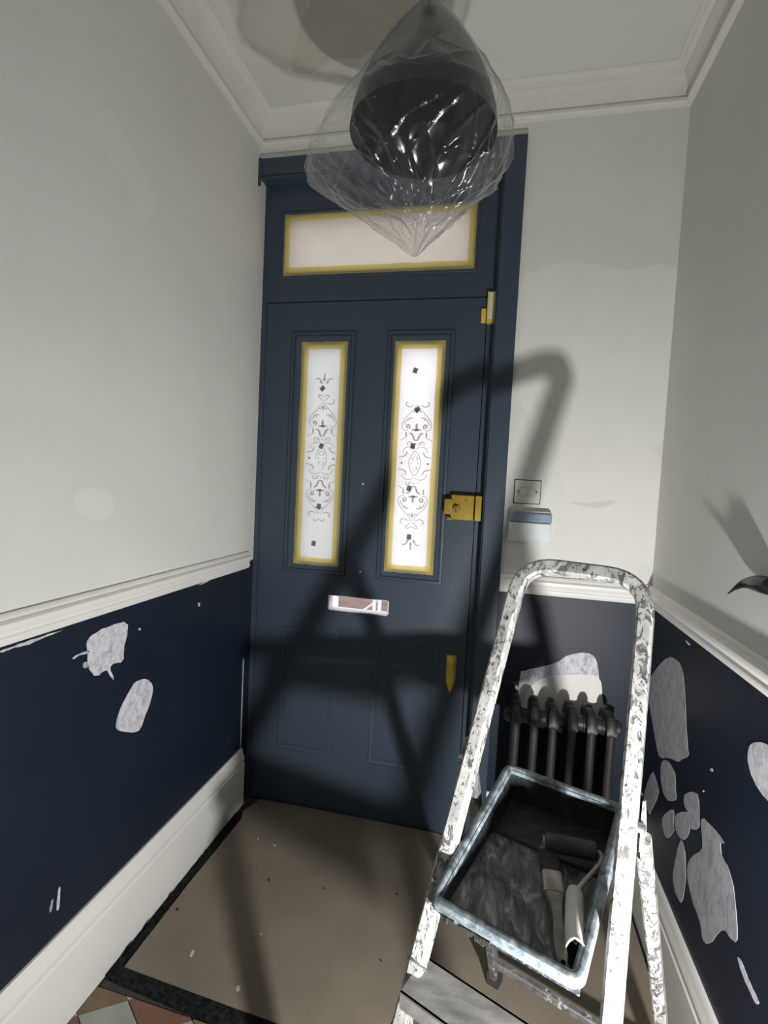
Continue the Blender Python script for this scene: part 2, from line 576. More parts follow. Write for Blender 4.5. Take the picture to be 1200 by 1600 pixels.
wall_left = side_wall('wall_left', -0.15, 0.0, 'left hall wall, off-white above navy with two filler patches')
wall_right = side_wall('wall_right', W, W + 0.15, 'right hall wall, off-white above navy with many grey filler patches')
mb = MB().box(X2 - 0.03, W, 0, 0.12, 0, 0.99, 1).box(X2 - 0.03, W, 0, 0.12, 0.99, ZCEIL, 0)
mb.box(0, X2 - 0.03, 0, 0.12, 2.50, ZCEIL, 0)
wall_front = tag(mb.build('wall_front', ['wall', 'navy_wall']), 'narrow end wall right of the door, off-white above navy', 'wall', kind='structure')
mb = MB().box(-0.15, W + 0.15, BACK - 0.1, BACK, 0, ZCEIL)
tag(mb.build('wall_back', 'wall'), 'plain wall at the far end of the hall behind the viewer', 'wall', kind='structure')

# cornice, dado rails, skirting
CP = [(0, 2.553), (0.011, 2.553), (0.0195, 2.560), (0.0205, 2.568), (0.0175, 2.574), (0.013, 2.577), (0.015, 2.590), (0.021, 2.610), (0.030, 2.626),
      (0.036, 2.632), (0.0365, 2.637), (0.043, 2.639), (0.052, 2.646), (0.058, 2.6515), (0.062, 2.6525), (0.062, 2.656), (0, 2.656)]
tag(extrude_path(CP, [(W, BACK), (W, 0), (0, 0), (0, BACK)]).build('trim_1', 'cornice', smooth=True),
    'moulded white plaster cornice round the ceiling', 'cornice', kind='structure')
DP = [(0, ZD0), (0.008, ZD0), (0.013, ZD0 + 0.008), (0.0135, ZD0 + 0.016), (0.0105, ZD0 + 0.020), (0.012, ZD0 + 0.026), (0.0175, ZD0 + 0.031),
      (0.0200, ZD0 + 0.038), (0.0200, ZD0 + 0.046), (0.0165, ZD0 + 0.050), (0.0120, ZD0 + 0.053), (0.011, ZD0 + 0.060), (0.006, ZD1), (0, ZD1)]
tag(extrude_path(DP, [(0, -0.0005), (0, BACK)]).build('trim_2', 'trim', smooth=True),
    'white moulded dado rail along the left wall', 'dado rail', kind='structure')
tag(extrude_path(DP, [(W, BACK), (W, 0), (X2 + 0.0005, 0)]).build('trim_3', 'trim', smooth=True),
    'white moulded dado rail along the right wall and above the radiator', 'dado rail', kind='structure')
BP = [(0, 0), (0.020, 0), (0.020, 0.172), (0.0165, 0.176), (0.0165, 0.184), (0.0185, 0.188), (0.0185, 0.197), (0.0145, 0.205), (0.0110, 0.218), (0.0095, 0.226), (0.006, ZS), (0, ZS)]
tag(extrude_path(BP, [(0, -0.0005), (0, BACK)]).build('baseboard_left', 'trim', smooth=True),
    'tall white moulded skirting along the left wall', 'skirting', kind='structure')
tag(extrude_path(BP, [(W, BACK), (W, 0), (X2 + 0.0005, 0)]).build('baseboard_right', 'trim', smooth=True),
    'white moulded skirting along the right wall behind the ladder', 'skirting', kind='structure')

# ------------------------------------------------------------------ door and frame
door = thing('door_1', 'navy front door with two taped etched glass panels and a taped transom', 'door', (0.445, DY, 0), kind='structure')
X0, X1, ZT = 0.0235, 0.868, 2.0
XR = 0.899                                     # left edge of the right casing
# frame
MB().box(0.0, X0 - 0.002, DY, 0.12, 0, 2.50).build('door_jamb', 'navy', door)
MB().box(X1 + 0.003, XR + 0.02, DY, 0.12, 0, 2.50).build('door_jamb', 'navy', door)
mb = MB().box(XR + 0.004, X2, -0.014, 0.10, 0, 2.509)
mb.box(XR - 0.001, XR + 0.006, -0.004, DY + 0.01, 0, 2.445)
mb.build('door_casing', 'navy', door, bevel=0.003)
mb = MB().box(0.0, XR + 0.004, -0.014, 0.10, 2.452, 2.509)
mb.box(0.0, XR, -0.004, 0.10, 2.444, 2.452)
mb.build('head_casing', 'navy', door, bevel=0.003)
MB().box(0.0, X2, -0.010, 0.0, 2.509, 2.524).build('casing_top_strip', 'caulk', door)
# cap block of the casing where it meets the left wall
MB().box(0.0, 0.012, -0.019, -0.013, 2.41, 2.509).build('casing_cap', 'navy', door, bevel=0.002)
MB().box(0.0, X0 + 0.012, DY + 0.045, 0.118, 0, 2.02).build('door_stop', 'navy', door)
MB().box(X1 - 0.012, XR + 0.02, DY + 0.045, 0.118, 0, 2.02).build('door_stop', 'navy', door)
MB().box(X0, X1, DY + 0.045, 0.118, ZT - 0.012, 2.02).build('door_stop', 'navy', door)
MB().box(X0, X1, DY + 0.045, 0.118, 0, 0.016).build('door_stop', 'navy', door)
tx0, tx1, tz0, tz1 = 0.078, 0.820, 2.102, 2.336
TI = 0.012
tp0, tp1, tq0, tq1 = tx0 + TI, tx1 - TI, tz0 + TI, tz1 - TI
grid_slab([X0 - 0.002, tp0, tp1, X1 + 0.003], [ZT + 0.004, tq0, tq1, 2.444], {(1, 1)}, DY, 0.115).build('transom_frame', 'navy', door)
BEAD = [(0.0, DY), (0.0, DY - 0.0035), (0.003, DY - 0.005), (0.008, DY - 0.005), (0.011, DY - 0.002), (0.016, DY + 0.0005)]
rect_sweep(tx0 - 0.004, tx1 + 0.006, tz0 - 0.012, tz1 + 0.006, BEAD).build('glazing_bead', 'navy', door)
# leaf
PL = [(0.174, 0.361, 0.989, 1.851), (0.5405, 0.7295, 0.989, 1.850)]        # outer edges of the tape
ML = [(0.133, 0.3885, 0.957, 1.889), (0.5125, 0.7625, 0.957, 1.888)]       # outer edges of the mouldings
LP = [(0.133, 0.368, 0.228, 0.735), (0.5125, 0.7625, 0.228, 0.735)]
SL = (0.3245, 0.5680, 0.8175, 0.8775)
op = [(a + TI, b - TI, c + TI, d - TI) for a, b, c, d in PL]
lp = [(a + 0.022, b - 0.022, c + 0.022, d - 0.022) for a, b, c, d in LP]
xs = sorted({X0, X1, SL[0], SL[1], *[v for o in op for v in o[:2]], *[v for o in lp for v in o[:2]]})
zs = sorted({0.004, ZT, SL[2], SL[3], op[0][2], op[0][3], op[1][2], op[1][3], lp[0][2], lp[0][3]})
holes = set()
for r in op + lp + [SL]:
    for i in range(len(xs) - 1):
        for j in range(len(zs) - 1):
            mx, mz = (xs[i] + xs[i + 1]) / 2, (zs[j] + zs[j + 1]) / 2
            if r[0] < mx < r[1] and r[2] < mz < r[3]:
                holes.add((i, j))
leaf = grid_slab(xs, zs, holes, DY, DY + 0.044).build('door_leaf', 'navy', door)
MOULD = [(0.0, DY + 0.001), (0.0, DY - 0.003), (0.002, DY - 0.0075), (0.007, DY - 0.009), (0.012, DY - 0.0075), (0.0135, DY - 0.002), (0.0155, DY - 0.002),
         (0.0175, DY - 0.005), (0.024, DY - 0.005), (0.031, DY - 0.0015), (0.036, DY + 0.001)]
for r in ML:
    rect_sweep(*r, MOULD).build('panel_moulding', 'navy', door, smooth=True)
LMOULD = [(0.0, DY + 0.001), (0.001, DY - 0.0006), (0.004, DY - 0.0018), (0.009, DY - 0.0018), (0.011, DY - 0.0006), (0.014, DY - 0.0004), (0.023, DY + 0.0030)]
for r, q in zip(LP, lp):
    rect_sweep(*r, LMOULD).build('panel_moulding', 'navy', door, smooth=True)
    MB().box(q[0] - 0.004, q[1] + 0.004, DY + 0.0025, DY + 0.016, q[2] - 0.004, q[3] + 0.004).build('lower_panel', 'navy', door)
# glass
pane_t = MB().box(tp0 - 0.004, tp1 + 0.004, DY + 0.010, DY + 0.014, tq0 - 0.004, tq1 + 0.004).build('transom_pane', 'frosted_top', door)
pane_t['label'] = 'plain cream frosted transom pane'
panes = []
for k, r in enumerate(op):
    pn = MB().box(r[0] - 0.003, r[1] + 0.003, DY + 0.008, DY + 0.012, r[2] - 0.003, r[3] + 0.003).build('glass_pane', ('frosted', 'frosted_lit')[k], door)
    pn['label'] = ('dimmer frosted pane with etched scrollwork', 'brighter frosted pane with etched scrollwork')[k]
    panes.append(pn)


def tape_strip(x0, x1, z0, z1, y, seed):
    rnd = random.Random(seed)
    horiz = (x1 - x0) > (z1 - z0)
    n = 14
    a, b = [], []
    for i in range(n + 1):
        t = i / n
        j = rnd.uniform(-0.0011, 0.0011)
        k = rnd.uniform(-0.0004, 0.0004)
        if horiz:
            x = x0 + (x1 - x0) * t
            top = z1 + (j if z1 > (z0 + 0.5 * (z1 - z0)) else k)
            a.append((x, y, z0 + j))
            b.append((x, y, top))
        else:
            z = z0 + (z1 - z0) * t
            a.append((x0 + j, y, z))
            b.append((x1 + k, y, z))
    return MB().poly(a + b[::-1], (0, -1, 0), 0.0003)


TW = 0.029
for k, (a, b, c, d) in enumerate([(tx0, tx1, tz0, tz1)] + PL):
    w = (0.030, 0.029, 0.029)[k]
    y = DY - 0.0016
    for q, (s, yy) in enumerate((((a, b, d - w, d), y), ((a, b, c, c + w), y), ((a, a + w, c, d), y - 0.0007), ((b - w, b, c, d), y - 0.0007))):
        tape_strip(*s, yy, 11 * k + q).build('masking_tape', 'tape', door)

# etched ornament, strokes in mm: (half width offset, height offset, stroke width)
STROKES = [
    ([(9, 286), (12, 296), (20, 304), (30, 307), (34, 303)], 3.2),
    ([(9, 290), (16, 292), (19, 297)], 2.6),
    ([(2, 236), (10, 243), (20, 243), (22, 237), (17, 234)], 2.4),
    ([(2, 222), (12, 228), (18, 238)], 2.0),
    ([(14, 216), (26, 209), (38, 211), (44, 219), (41, 226), (37, 224)], 2.6),
    ([(4, 216), (16, 197), (34, 178), (49, 160), (55, 142), (51, 127), (42, 121), (33, 124), (29, 131)], 1.9),
    ([(26, 128), (26, 137), (32, 143), (38, 139), (36, 132), (31, 134)], 4.4),
    ([(14, 166), (24, 169), (36, 162), (44, 150), (47, 140)], 2.6),
    ([(31, 166), (26, 158)], 2.4),
    ([(4, 200), (12, 190), (17, 193)], 2.6),
    ([(26, 113), (15, 107), (10, 96), (6, 87), (0, 86)], 5.0),
    ([(2, 122), (12, 126), (18, 121)], 3.6),
    ([(38, 116), (38, 96)], 4.6),
    ([(37, 95), (46, 92), (61, 85)], 1.7),
    ([(8, 66), (15, 76), (24, 80), (31, 76), (31, 69), (27, 67)], 2.4),
    ([(16, 72), (22, 71)], 2.8),
    ([(3, 54), (18, 61), (34, 59), (44, 51), (46, 42), (42, 39)], 1.8),
    ([(32, 44), (33, 34), (42, 26), (61, 22)], 3.2),
    ([(0, 46), (10, 36), (18, 20), (22, 4), (22, -4)], 1.9),
    ([(3, 12), (8, 14), (11, 19), (6, 22)], 2.2),
    ([(3, 24), (8, 26)], 2.2),
]
BLOBS = [(0, 318, 3.0, 9), (0, 304, 5.0, 8), (0, 194, 3.6, 11), (0, 137, 5, 12), (0, 124, 9, 5), (0, 74, 3, 3), (50, 0, 3.4, 3.4), (12, 2, 2.2, 2.2), (0, 30, 1.8, 1.8), (0, 212, 2.4, 2.4)]


def ornament(cx, cz, drop, parent, seed):
    rnd = random.Random(seed)
    mb = MB()
    y = DY + 0.0074
    for sz in (1, -1):
        for sx in (1, -1):
            for i, (pts, w) in enumerate(STROKES):
                if (sz, i) in drop or rnd.random() < 0.05:
                    continue
                fine = []
                ext = [pts[0]] + pts + [pts[-1]]
                for q in range(len(pts) - 1):
                    p0, p1, p2, p3 = ext[q:q + 4]
                    for s in range(5):
                        t = s / 5
                        fine.append(tuple(0.5 * (2 * p1[a] + (p2[a] - p0[a]) * t + (2 * p0[a] - 5 * p1[a] + 4 * p2[a] - p3[a]) * t * t + (3 * p1[a] - p0[a] - 3 * p2[a] + p3[a]) * t ** 3) for a in (0, 1)))
                fine.append(pts[-1])
                L, R = [], []
                for q, p in enumerate(fine):
                    a, b = fine[max(q - 1, 0)], fine[min(q + 1, len(fine) - 1)]
                    d = Vector((b[0] - a[0], b[1] - a[1])).normalized()
                    tt = q / (len(fine) - 1)
                    hw = 0.68 * w * (0.55 + 0.45 * math.sin(math.pi * min(1, 0.15 + tt * 0.85)))
                    L.append((p[0] - d.y * hw, p[1] + d.x * hw))
                    R.append((p[0] + d.y * hw, p[1] - d.x * hw))
                vs = [(cx + sx * a * 0.001, y, cz + sz * b * 0.001) for a, b in L] + [(cx + sx * a * 0.001, y, cz + sz * b * 0.001) for a, b in R]
                n = len(L)
                mb.add(vs, [(q, q + 1, n + q + 1, n + q) for q in range(n - 1)])
            for i, (bx, bz, rx, rz) in enumerate(BLOBS):
                if (sz, 100 + i) in drop or (sx < 0 and bx == 0):
                    continue
                vs = [(cx + (sx * bx + rx * math.cos(a)) * 0.001, y, cz + (sz * bz + rz * math.sin(a)) * 0.001) for a in [k * math.pi / 4 for k in range(8)]]
                mb.add(vs, [tuple(range(8))])
    return mb.build('etched_ornament', 'etch', parent, fix=False)


ornament(0.2685, 1.407, {(-1, 0), (-1, 1), (-1, 3), (-1, 100), (-1, 101)}, panes[0], 3)
ornament(0.637, 1.402, {(1, 0), (1, 1), (1, 2), (1, 3), (1, 100), (1, 101)}, panes[1], 4)
SQ = [(504, 607, 45, 0), (502, 697, 30, 0), (498, 791, 8, 0), (490, 849, 6, 0), (649, 579, 18, 1), (652, 640, 52, 1), (645, 697, 6, 1), (639, 763, 12, 1), (639, 839, 5, 1)]
for (u, v, ang, k) in SQ:
    c = on(u, v, 1, DY + 0.0066)
    a = math.radians(ang)
    ex, ez = Vector((math.cos(a), 0, -math.sin(a))) * 0.0085, Vector((math.sin(a), 0, math.cos(a))) * 0.010
    MB().poly([c - ex - ez, c + ex - ez, c + ex + ez, c - ex + ez], (0, -1, 0), 0.0006).build('square_light', 'bevel', panes[k])

# letter slot lining
x0, x1, z0, z1 = SL
mb = MB().box(x0, x1, DY - 0.001, DY + 0.046, z0, z0 + 0.004).box(x0, x1, DY - 0.001, DY + 0.046, z1 - 0.002, z1)
mb.box(x0, x0 + 0.005, DY - 0.001, DY + 0.046, z0, z1).box(x1 - 0.005, x1, DY - 0.001, DY + 0.046, z0, z1)
s = mb.build('letter_slot', 'slot', door)
s['label'] = 'open letter slot with pale lining'

# night latch (brass rim lock)
LK = MB().box(0.783, 0.866, DY - 0.030, DY, 1.2035, 1.2945).build('night_latch', 'brass', door, bevel=0.003)
LK['label'] = 'gold coloured rim latch'
MB().box(0.7735, 0.793, DY - 0.036, DY - 0.028, 1.203, 1.209).build('latch_flange', 'brass', LK)
MB().box(0.760, 0.790, DY - 0.040, DY - 0.006, 1.222, 1.279).build('latch_snib', 'brass', LK, bevel=0.003)
MB().tube([(0.806, DY - 0.030, 1.243), (0.806, DY - 0.044, 1.243)], 0.0135, 20, (1, 0, 0)).build('turn_knob', 'brass_dull', LK, smooth=True)
MB().box(0.8035, 0.8085, DY - 0.052, DY - 0.043, 1.232, 1.254).build('knob_grip', 'brass_dull', LK, bevel=0.001)
MB().tube([(0.838, DY - 0.029, 1.276), (0.838, DY - 0.033, 1.276)], 0.004, 12, (1, 0, 0)).build('latch_button', 'brass_dull', LK, smooth=True)
MB().box(0.8695, 0.893, DY - 0.031, DY, 1.2035, 1.2945).build('latch_keep', 'brass', door, bevel=0.002)
# taped pull below
n = 20
mb = MB()
rows = []
cx, zt = 0.8165, 0.697
for (dz, hw, dp) in ((0.0, 0.0185, 0.020), (-0.012, 0.0195, 0.034), (-0.026, 0.0195, 0.033), (-0.034, 0.018, 0.027), (-0.08, 0.0185, 0.025), (-0.105, 0.0165, 0.022), (-0.128, 0.009, 0.014), (-0.140, 0.003, 0.004)):
    rows.append([(cx + hw * math.cos(math.pi * q / 10), DY - dp * math.sin(math.pi * q / 10), zt + dz) for q in range(11)])
k = 11
vs = [v for r in rows for v in r]
fs = [(i * k + j, i * k + j + 1, (i + 1) * k + j + 1, (i + 1) * k + j) for i in range(len(rows) - 1) for j in range(10)]
fs += [tuple(range(k)), tuple((len(rows) - 1) * k + j for j in range(k))]
fs += [tuple([i * k, (i + 1) * k, (i + 1) * k + 10, i * k + 10]) for i in range(len(rows) - 1)]
h = mb.add(vs, fs).build('door_pull', 'tape_solid', door, smooth=True)
h['label'] = 'pull wrapped in yellow masking tape'
# taped alarm contact at the top right of the leaf
s = MB().box(0.8705, 0.8965, DY - 0.020, DY, 1.906, 2.013).build('door_contact', 'tape_pale', door, bevel=0.003)
s['label'] = 'white alarm contact edged with yellow tape'
MB().box(0.8700, 0.8740, DY - 0.0206, DY - 0.001, 1.9055, 2.0135).build('tape_edge', 'tape_solid', s)
MB().box(0.8925, 0.8970, DY - 0.0206, DY - 0.001, 1.9055, 2.0135).build('tape_edge', 'tape_solid', s)
MB().box(0.8705, 0.8965, DY - 0.0208, DY - 0.001, 1.905, 1.917).build('tape_edge', 'tape_solid', s)
MB().box(0.850, 0.8665, DY - 0.012, DY, 1.9085, 1.958).build('contact_magnet', 'tape_solid', door, bevel=0.002)
# two small white discs on the middle stile
for (u, v) in ((567, 756), (563, 893)):
    c = on(u, v, 1, DY)
    MB().tube([c + Vector((0, 0.001, 0)), c + Vector((0, -0.002, 0))], 0.0032, 10, (1, 0, 0)).build('stile_dot', 'white_plastic', door)
# outside
tag(MB().box(-6, 8, 0.16, 12, -0.32, -0.15).build('garden_path', 'brick_out'), 'red brick garden path outside, seen through the letter slot', 'path', kind='structure')
tag(MB().box(-0.15, W + 0.15, 0.115, 0.30, -0.15, 0.0).build('door_step', 'white_out'), 'pale step outside the front door', 'step', kind='structure')
fence = thing('garden_fence', 'white slatted garden fence seen through the letter slot', 'fence', (-0.3, 3.6, -0.15))
for x in (-0.315, -0.255, -0.145):
    MB().box(x, x + 0.035, 3.55, 3.58, -0.15, 0.30).build('slat', 'white_out', fence)
MB().obox((-0.44, 3.60, -0.13), (0.19, 0, 0.15), (0, 0.02, 0), (-0.013, 0, 0.016)).build('rail', 'white_out', fence)
MB().box(-0.44, -0.11, 3.58, 3.60, 0.05, 0.10).build('rail', 'white_out', fence)
tag(MB().box(-2.2, -0.735, 3.35, 3.65, -0.15, 0.9).build('planter_wall', 'white_out', bevel=0.01), 'white rendered low garden wall seen through the slot', 'wall')

# ------------------------------------------------------------------ patches on the walls and the ceiling
LW, RW = (0, 0.0, (1, 0, 0)), (0, W, (-1, 0, 0))
patch('filler_patch', [(137, 1000), (150, 988), (178, 976), (193, 972), (200, 980), (197, 1000), (193, 1015), (191, 1033), (180, 1036), (172, 1042), (178, 1062), (172, 1056), (165, 1047), (155, 1054), (147, 1055), (137, 1040), (136, 1020)], *LW, 'filler', wall_left, rough=0.9)
patch('filler_patch', [(183, 1140), (182, 1125), (192, 1098), (206, 1073), (216, 1063), (230, 1062), (238, 1072), (236, 1092), (226, 1120), (217, 1141), (200, 1144)], *LW, 'filler', wall_left, rough=0.4, seed=2)
patch('filler_streak', [(114, 1027), (124, 1021), (138, 1017), (137, 1021), (124, 1024), (115, 1030)], *LW, 'filler', wall_left, rough=0.3)
patch('filler_streak', [(130, 1036), (137, 1034), (136, 1043), (130, 1043)], *LW, 'filler_grey', wall_left, rough=0.4)
patch('paint_chip', [(217, 981), (220, 982), (219, 985), (216, 984)], *LW, 'filler', wall_left, rough=0.2)
patch('paint_chip', [(309, 942), (312, 942), (312, 947), (310, 947)], *LW, 'filler', wall_left, rough=0.2)
patch('paint_chip', [(91, 1390), (94, 1388), (92, 1418), (88, 1420)], *LW, 'filler', wall_left, rough=0.3)
patch('paint_chip', [(80, 1408), (83, 1406), (80, 1423), (77, 1424)], *LW, 'filler_grey', wall_left, rough=0.3)
patch('missed_edge', [(0, 1017), (20, 1010), (48, 1000), (75, 991), (98, 985), (70, 996), (45, 1007), (22, 1012), (4, 1019)], *LW, 'filler', wall_left, rough=0.7)
patch('missed_edge', [(310, 914), (318, 910), (327, 907), (318, 912)], *LW, 'filler', wall_left, rough=0.3)
patch('smooth_patch', [(136, 198), (160, 170), (176, 176), (198, 218), (225, 268), (246, 325), (240, 336), (218, 342), (206, 318), (192, 278), (166, 240)], *LW, 'wall_patch', wall_left, t=0.0004, rough=0.5)
patch('smooth_patch', [(118, 772), (140, 762), (170, 772), (178, 800), (150, 812), (122, 800)], *LW, 'wall_patch', wall_left, t=0.0003, rough=0.5)
RP = [
    ([(1012, 1075), (1022, 1050), (1040, 1030), (1052, 1028), (1066, 1044), (1071, 1090), (1074, 1160), (1076, 1180), (1066, 1186), (1058, 1190), (1046, 1184), (1030, 1182), (1022, 1140)], 'filler_grey'),
    ([(1034, 1192), (1042, 1188), (1054, 1206), (1056, 1240), (1056, 1250), (1044, 1250), (1036, 1236), (1032, 1212)], 'filler_grey'),
    ([(1020, 1206), (1028, 1230), (1027, 1246), (1018, 1266), (1014, 1272), (1007, 1252), (1008, 1236)], 'filler_grey'),
    ([(1070, 1241), (1090, 1241), (1093, 1280), (1091, 1294), (1082, 1296), (1076, 1290), (1077, 1272), (1071, 1262)], 'filler_grey'),
    ([(1057, 1272), (1072, 1268), (1078, 1272), (1077, 1300), (1070, 1312), (1062, 1308), (1055, 1290)], 'filler_grey'),
    ([(1036, 1276), (1044, 1268), (1053, 1266), (1052, 1290), (1054, 1296), (1045, 1310), (1038, 1302), (1035, 1288)], 'filler_grey'),
    ([(1064, 1312), (1070, 1330), (1071, 1372), (1066, 1408), (1060, 1404), (1052, 1376), (1056, 1340)], 'filler_grey'),
    ([(1096, 1280), (1112, 1290), (1132, 1316), (1126, 1318), (1128, 1336), (1140, 1360), (1148, 1400), (1152, 1468), (1140, 1464), (1136, 1456), (1128, 1454), (1118, 1464), (1112, 1472), (1100, 1472), (1094, 1440), (1080, 1400), (1074, 1360), (1080, 1340), (1098, 1324)], 'filler_grey'),
    ([(1172, 1166), (1182, 1160), (1196, 1162), (1215, 1178), (1220, 1250), (1205, 1255), (1188, 1236), (1174, 1210), (1169, 1186)], 'filler'),
    ([(1153, 1496), (1160, 1504), (1172, 1536), (1182, 1556), (1186, 1568), (1180, 1566), (1168, 1540), (1160, 1520)], 'filler'),
]
for i, (pts, mt) in enumerate(RP):
    patch('filler_patch', pts, *RW, mt, wall_right, rough=0.5, seed=20 + i, t=0.0006 + 0.00004 * i)
for pts in ([(1110, 1202), (1113, 1200), (1114, 1205), (1111, 1205)], [(1098, 1236), (1100, 1235), (1100, 1238)], [(1001, 1240), (1004, 1239), (1004, 1244)], [(1071, 1000), (1078, 1006), (1076, 1008)]):
    patch('paint_chip', pts, *RW, 'filler', wall_right, rough=0.2)
FW = (1, 0.0, (0, -1, 0))
patch('filler_patch', [(813, 1056), (820, 1048), (850, 1041), (872, 1034), (885, 1025), (908, 1020), (926, 1024), (934, 1040), (936, 1062), (941, 1088), (940, 1130), (880, 1145), (814, 1120)], *FW, 'filler', wall_front, rough=0.4, t=0.0006)
patch('cream_patch', [(822, 1084), (838, 1066), (862, 1056), (900, 1054), (935, 1058), (941, 1088), (939, 1130), (880, 1144), (822, 1118)], *FW, 'filler_cream', wall_front, rough=0.3, t=0.0009)
patch('paint_chip', [(805, 1073), (809, 1071), (809, 1077), (806, 1077)], *FW, 'filler', wall_front, rough=0.3)
patch('smooth_patch', [(813, 446), (838, 424), (880, 411), (930, 412), (985, 422), (1058, 420), (1046, 560), (1036, 690), (960, 700), (860, 690), (806, 600)], *FW, 'wall_patch', wall_front, t=0.0003, rough=0.5)
patch('primer_patch', [(876, 690), (960, 694), (1032, 712), (1024, 800), (1018, 880), (890, 874), (885, 800)], *FW, 'wall_primer', wall_front, t=0.0004, rough=0.7)
patch('scuff', [(890, 784), (920, 786), (955, 782), (962, 786), (930, 794), (900, 788)], *FW, 'plaster_light', wall_front, t=0.0006, rough=0.5)
CE = (2, ZCEIL, (0, 0, -1))
patch('bare_plaster', [(480, -60), (478, -20), (484, 5), (470, 30), (462, 70), (455, 106), (473, 117), (490, 112), (507, 100), (520, 92), (545, 91), (563, 90), (583, 78), (610, 60), (650, 34), (690, 5), (720, -40), (600, -90)], *CE, 'plaster_dark', ceiling, t=0.001, rough=0.8)
patch('bare_plaster', [(320, -60), (352, 0), (387, 67), (410, 84), (433, 93), (455, 104), (472, 100), (486, 60), (480, 20), (474, -20), (478, -60), (400, -90)], *CE, 'plaster_light', ceiling, t=0.0006, rough=0.8)
# thin sliver of bare filler where the left wall meets the frame
MB().box(0.0, 0.0012, -0.006, -0.0002, 0.232, 0.60).build('bare_sliver', 'filler', wall_left)

# ------------------------------------------------------------------ floor: tiles, mat, brown sheet
TS = 0.150


def tile(pts, mat, name='floor_tile'):
    P = [Vector((x, y, -0.008)) for x, y in pts]
    c = sum(P, Vector()) / len(P)
    P = [c + (p - c) * 0.975 for p in P]
    return MB().poly(P, (0, 0, 1), 0.008).build(name, mat, floor)


def clip(poly, nx, ny, c):
    """keep the part of a plan polygon where nx*x + ny*y <= c"""
    out = []
    for k_ in range(len(poly)):
        p_, q_ = poly[k_], poly[(k_ + 1) % len(poly)]
        dp, dq = nx * p_[0] + ny * p_[1] - c, nx * q_[0] + ny * q_[1] - c
        if dp <= 0:
            out.append(p_)
        if dp * dq < 0:
            t = dp / (dp - dq)
            out.append((p_[0] + (q_[0] - p_[0]) * t, p_[1] + (q_[1] - p_[1]) * t))
    return out


# diamond tiles, cut along the skirtings and the mat
DX, DYT = Vector((0.090, -0.062)), Vector((-0.090, -0.062))
O0 = Vector((0.1185, -0.7790))
for i in range(-10, 22):
    for j in range(-10, 22):
        p = O0 + DX * i + DYT * j
        q = [tuple(v) for v in (p, p + DX, p + DX + DYT, p + DYT)]
        if min(v[1] for v in q) < -2.2:
            continue
        for cl in ((-1, 0, -0.0207), (1, 0, W - 0.0207), (0.0913, 1, -0.7445), (0.0254, 1, -0.7688)):
            q = clip(q, *cl) if len(q) > 2 else []
        if len(q) < 3 or max(v[0] for v in q) - min(v[0] for v in q) < 0.004 or max(v[1] for v in q) - min(v[1] for v in q) < 0.004:
            continue
        tile(q, 'tile_green' if (i + j) % 2 == 0 else ('tile_red', 'tile_brown')[i % 2])
dm = MB()
dm.poly([(0.0205, -0.744, -0.008), (0.36, -0.775, -0.008), (W - 0.0205, -0.803, -0.008), (W - 0.0205, -0.060, -0.008), (0.0205, -0.060, -0.008)], (0, 0, 1), 0.014)
dmo = dm.build('doormat', 'mat', bevel=0.002)
tag(dmo, 'black coir doormat showing as a dark border round the brown sheet', 'doormat')
# ragged dark fibres at the left edge and the back corner
rnd = random.Random(5)
mb = MB()
for i in range(26):
    y = rnd.uniform(-0.70, -0.03)
    x = rnd.uniform(0.024, 0.046)
    a = rnd.uniform(-0.3, 0.3)
    L = rnd.uniform(0.02, 0.05)
    mb.tube([(x, y, 0.0075), (x + L * math.sin(a), y + L * math.cos(a) * 0.5, 0.010), (x + 1.5 * L * math.sin(a), min(y + L * math.cos(a), -0.01), 0.0078)], 0.0016, 5)
mb.build('loose_fibre', 'mat', dmo)['kind'] = 'stuff'
bx = []
for (x, y) in [(0.055, -0.714), (0.47, -0.738), (0.95, -0.757), (W - 0.03, -0.772), (W - 0.03, -0.03), (1.0, -0.004), (0.80, 0.040), (0.5, 0.042), (0.2, 0.040), (0.075, 0.036), (0.058, -0.02), (0.046, -0.05), (0.062, -0.10), (0.060, -0.2), (0.054, -0.42)]:
    bx.append(Vector((x, y, 0.0065)))
sheet = MB().poly(bx, (0, 0, 1), 0.003).build('floor_sheet', 'board')
tag(sheet, 'brown protective floor sheet lying in front of the door', 'floor sheet')
for (u, v, sx, sy, mt) in [(420, 1375, .012, .009, 'fleck_dark'), (505, 1388, .006, .009, 'fleck_dark'), (620, 1397, .012, .006, 'fleck_dark'), (300, 1490, .010, .022, 'fleck'), (595, 1501, .006, .008, 'fleck_dark'), (372, 1545, .012, .016, 'fleck'), (403, 1311, .008, .006, 'fleck'), (408, 1460, .007, .007, 'fleck'), (277, 1421, .012, .010, 'fleck_dark'), (429, 1321, .014, .008, 'fleck')]:
    c = on(u, v, 2, 0.0095)
    MB().poly([c + Vector((sx * .5 * math.cos(a + .4) * (1 + .2 * math.sin(3 * a)), sy * .5 * math.sin(a), 0)) for a in [k * math.pi / 4 for k in range(8)]], (0, 0, 1), 0.0012).build('paint_fleck' if mt == 'fleck' else 'grit', mt, sheet)

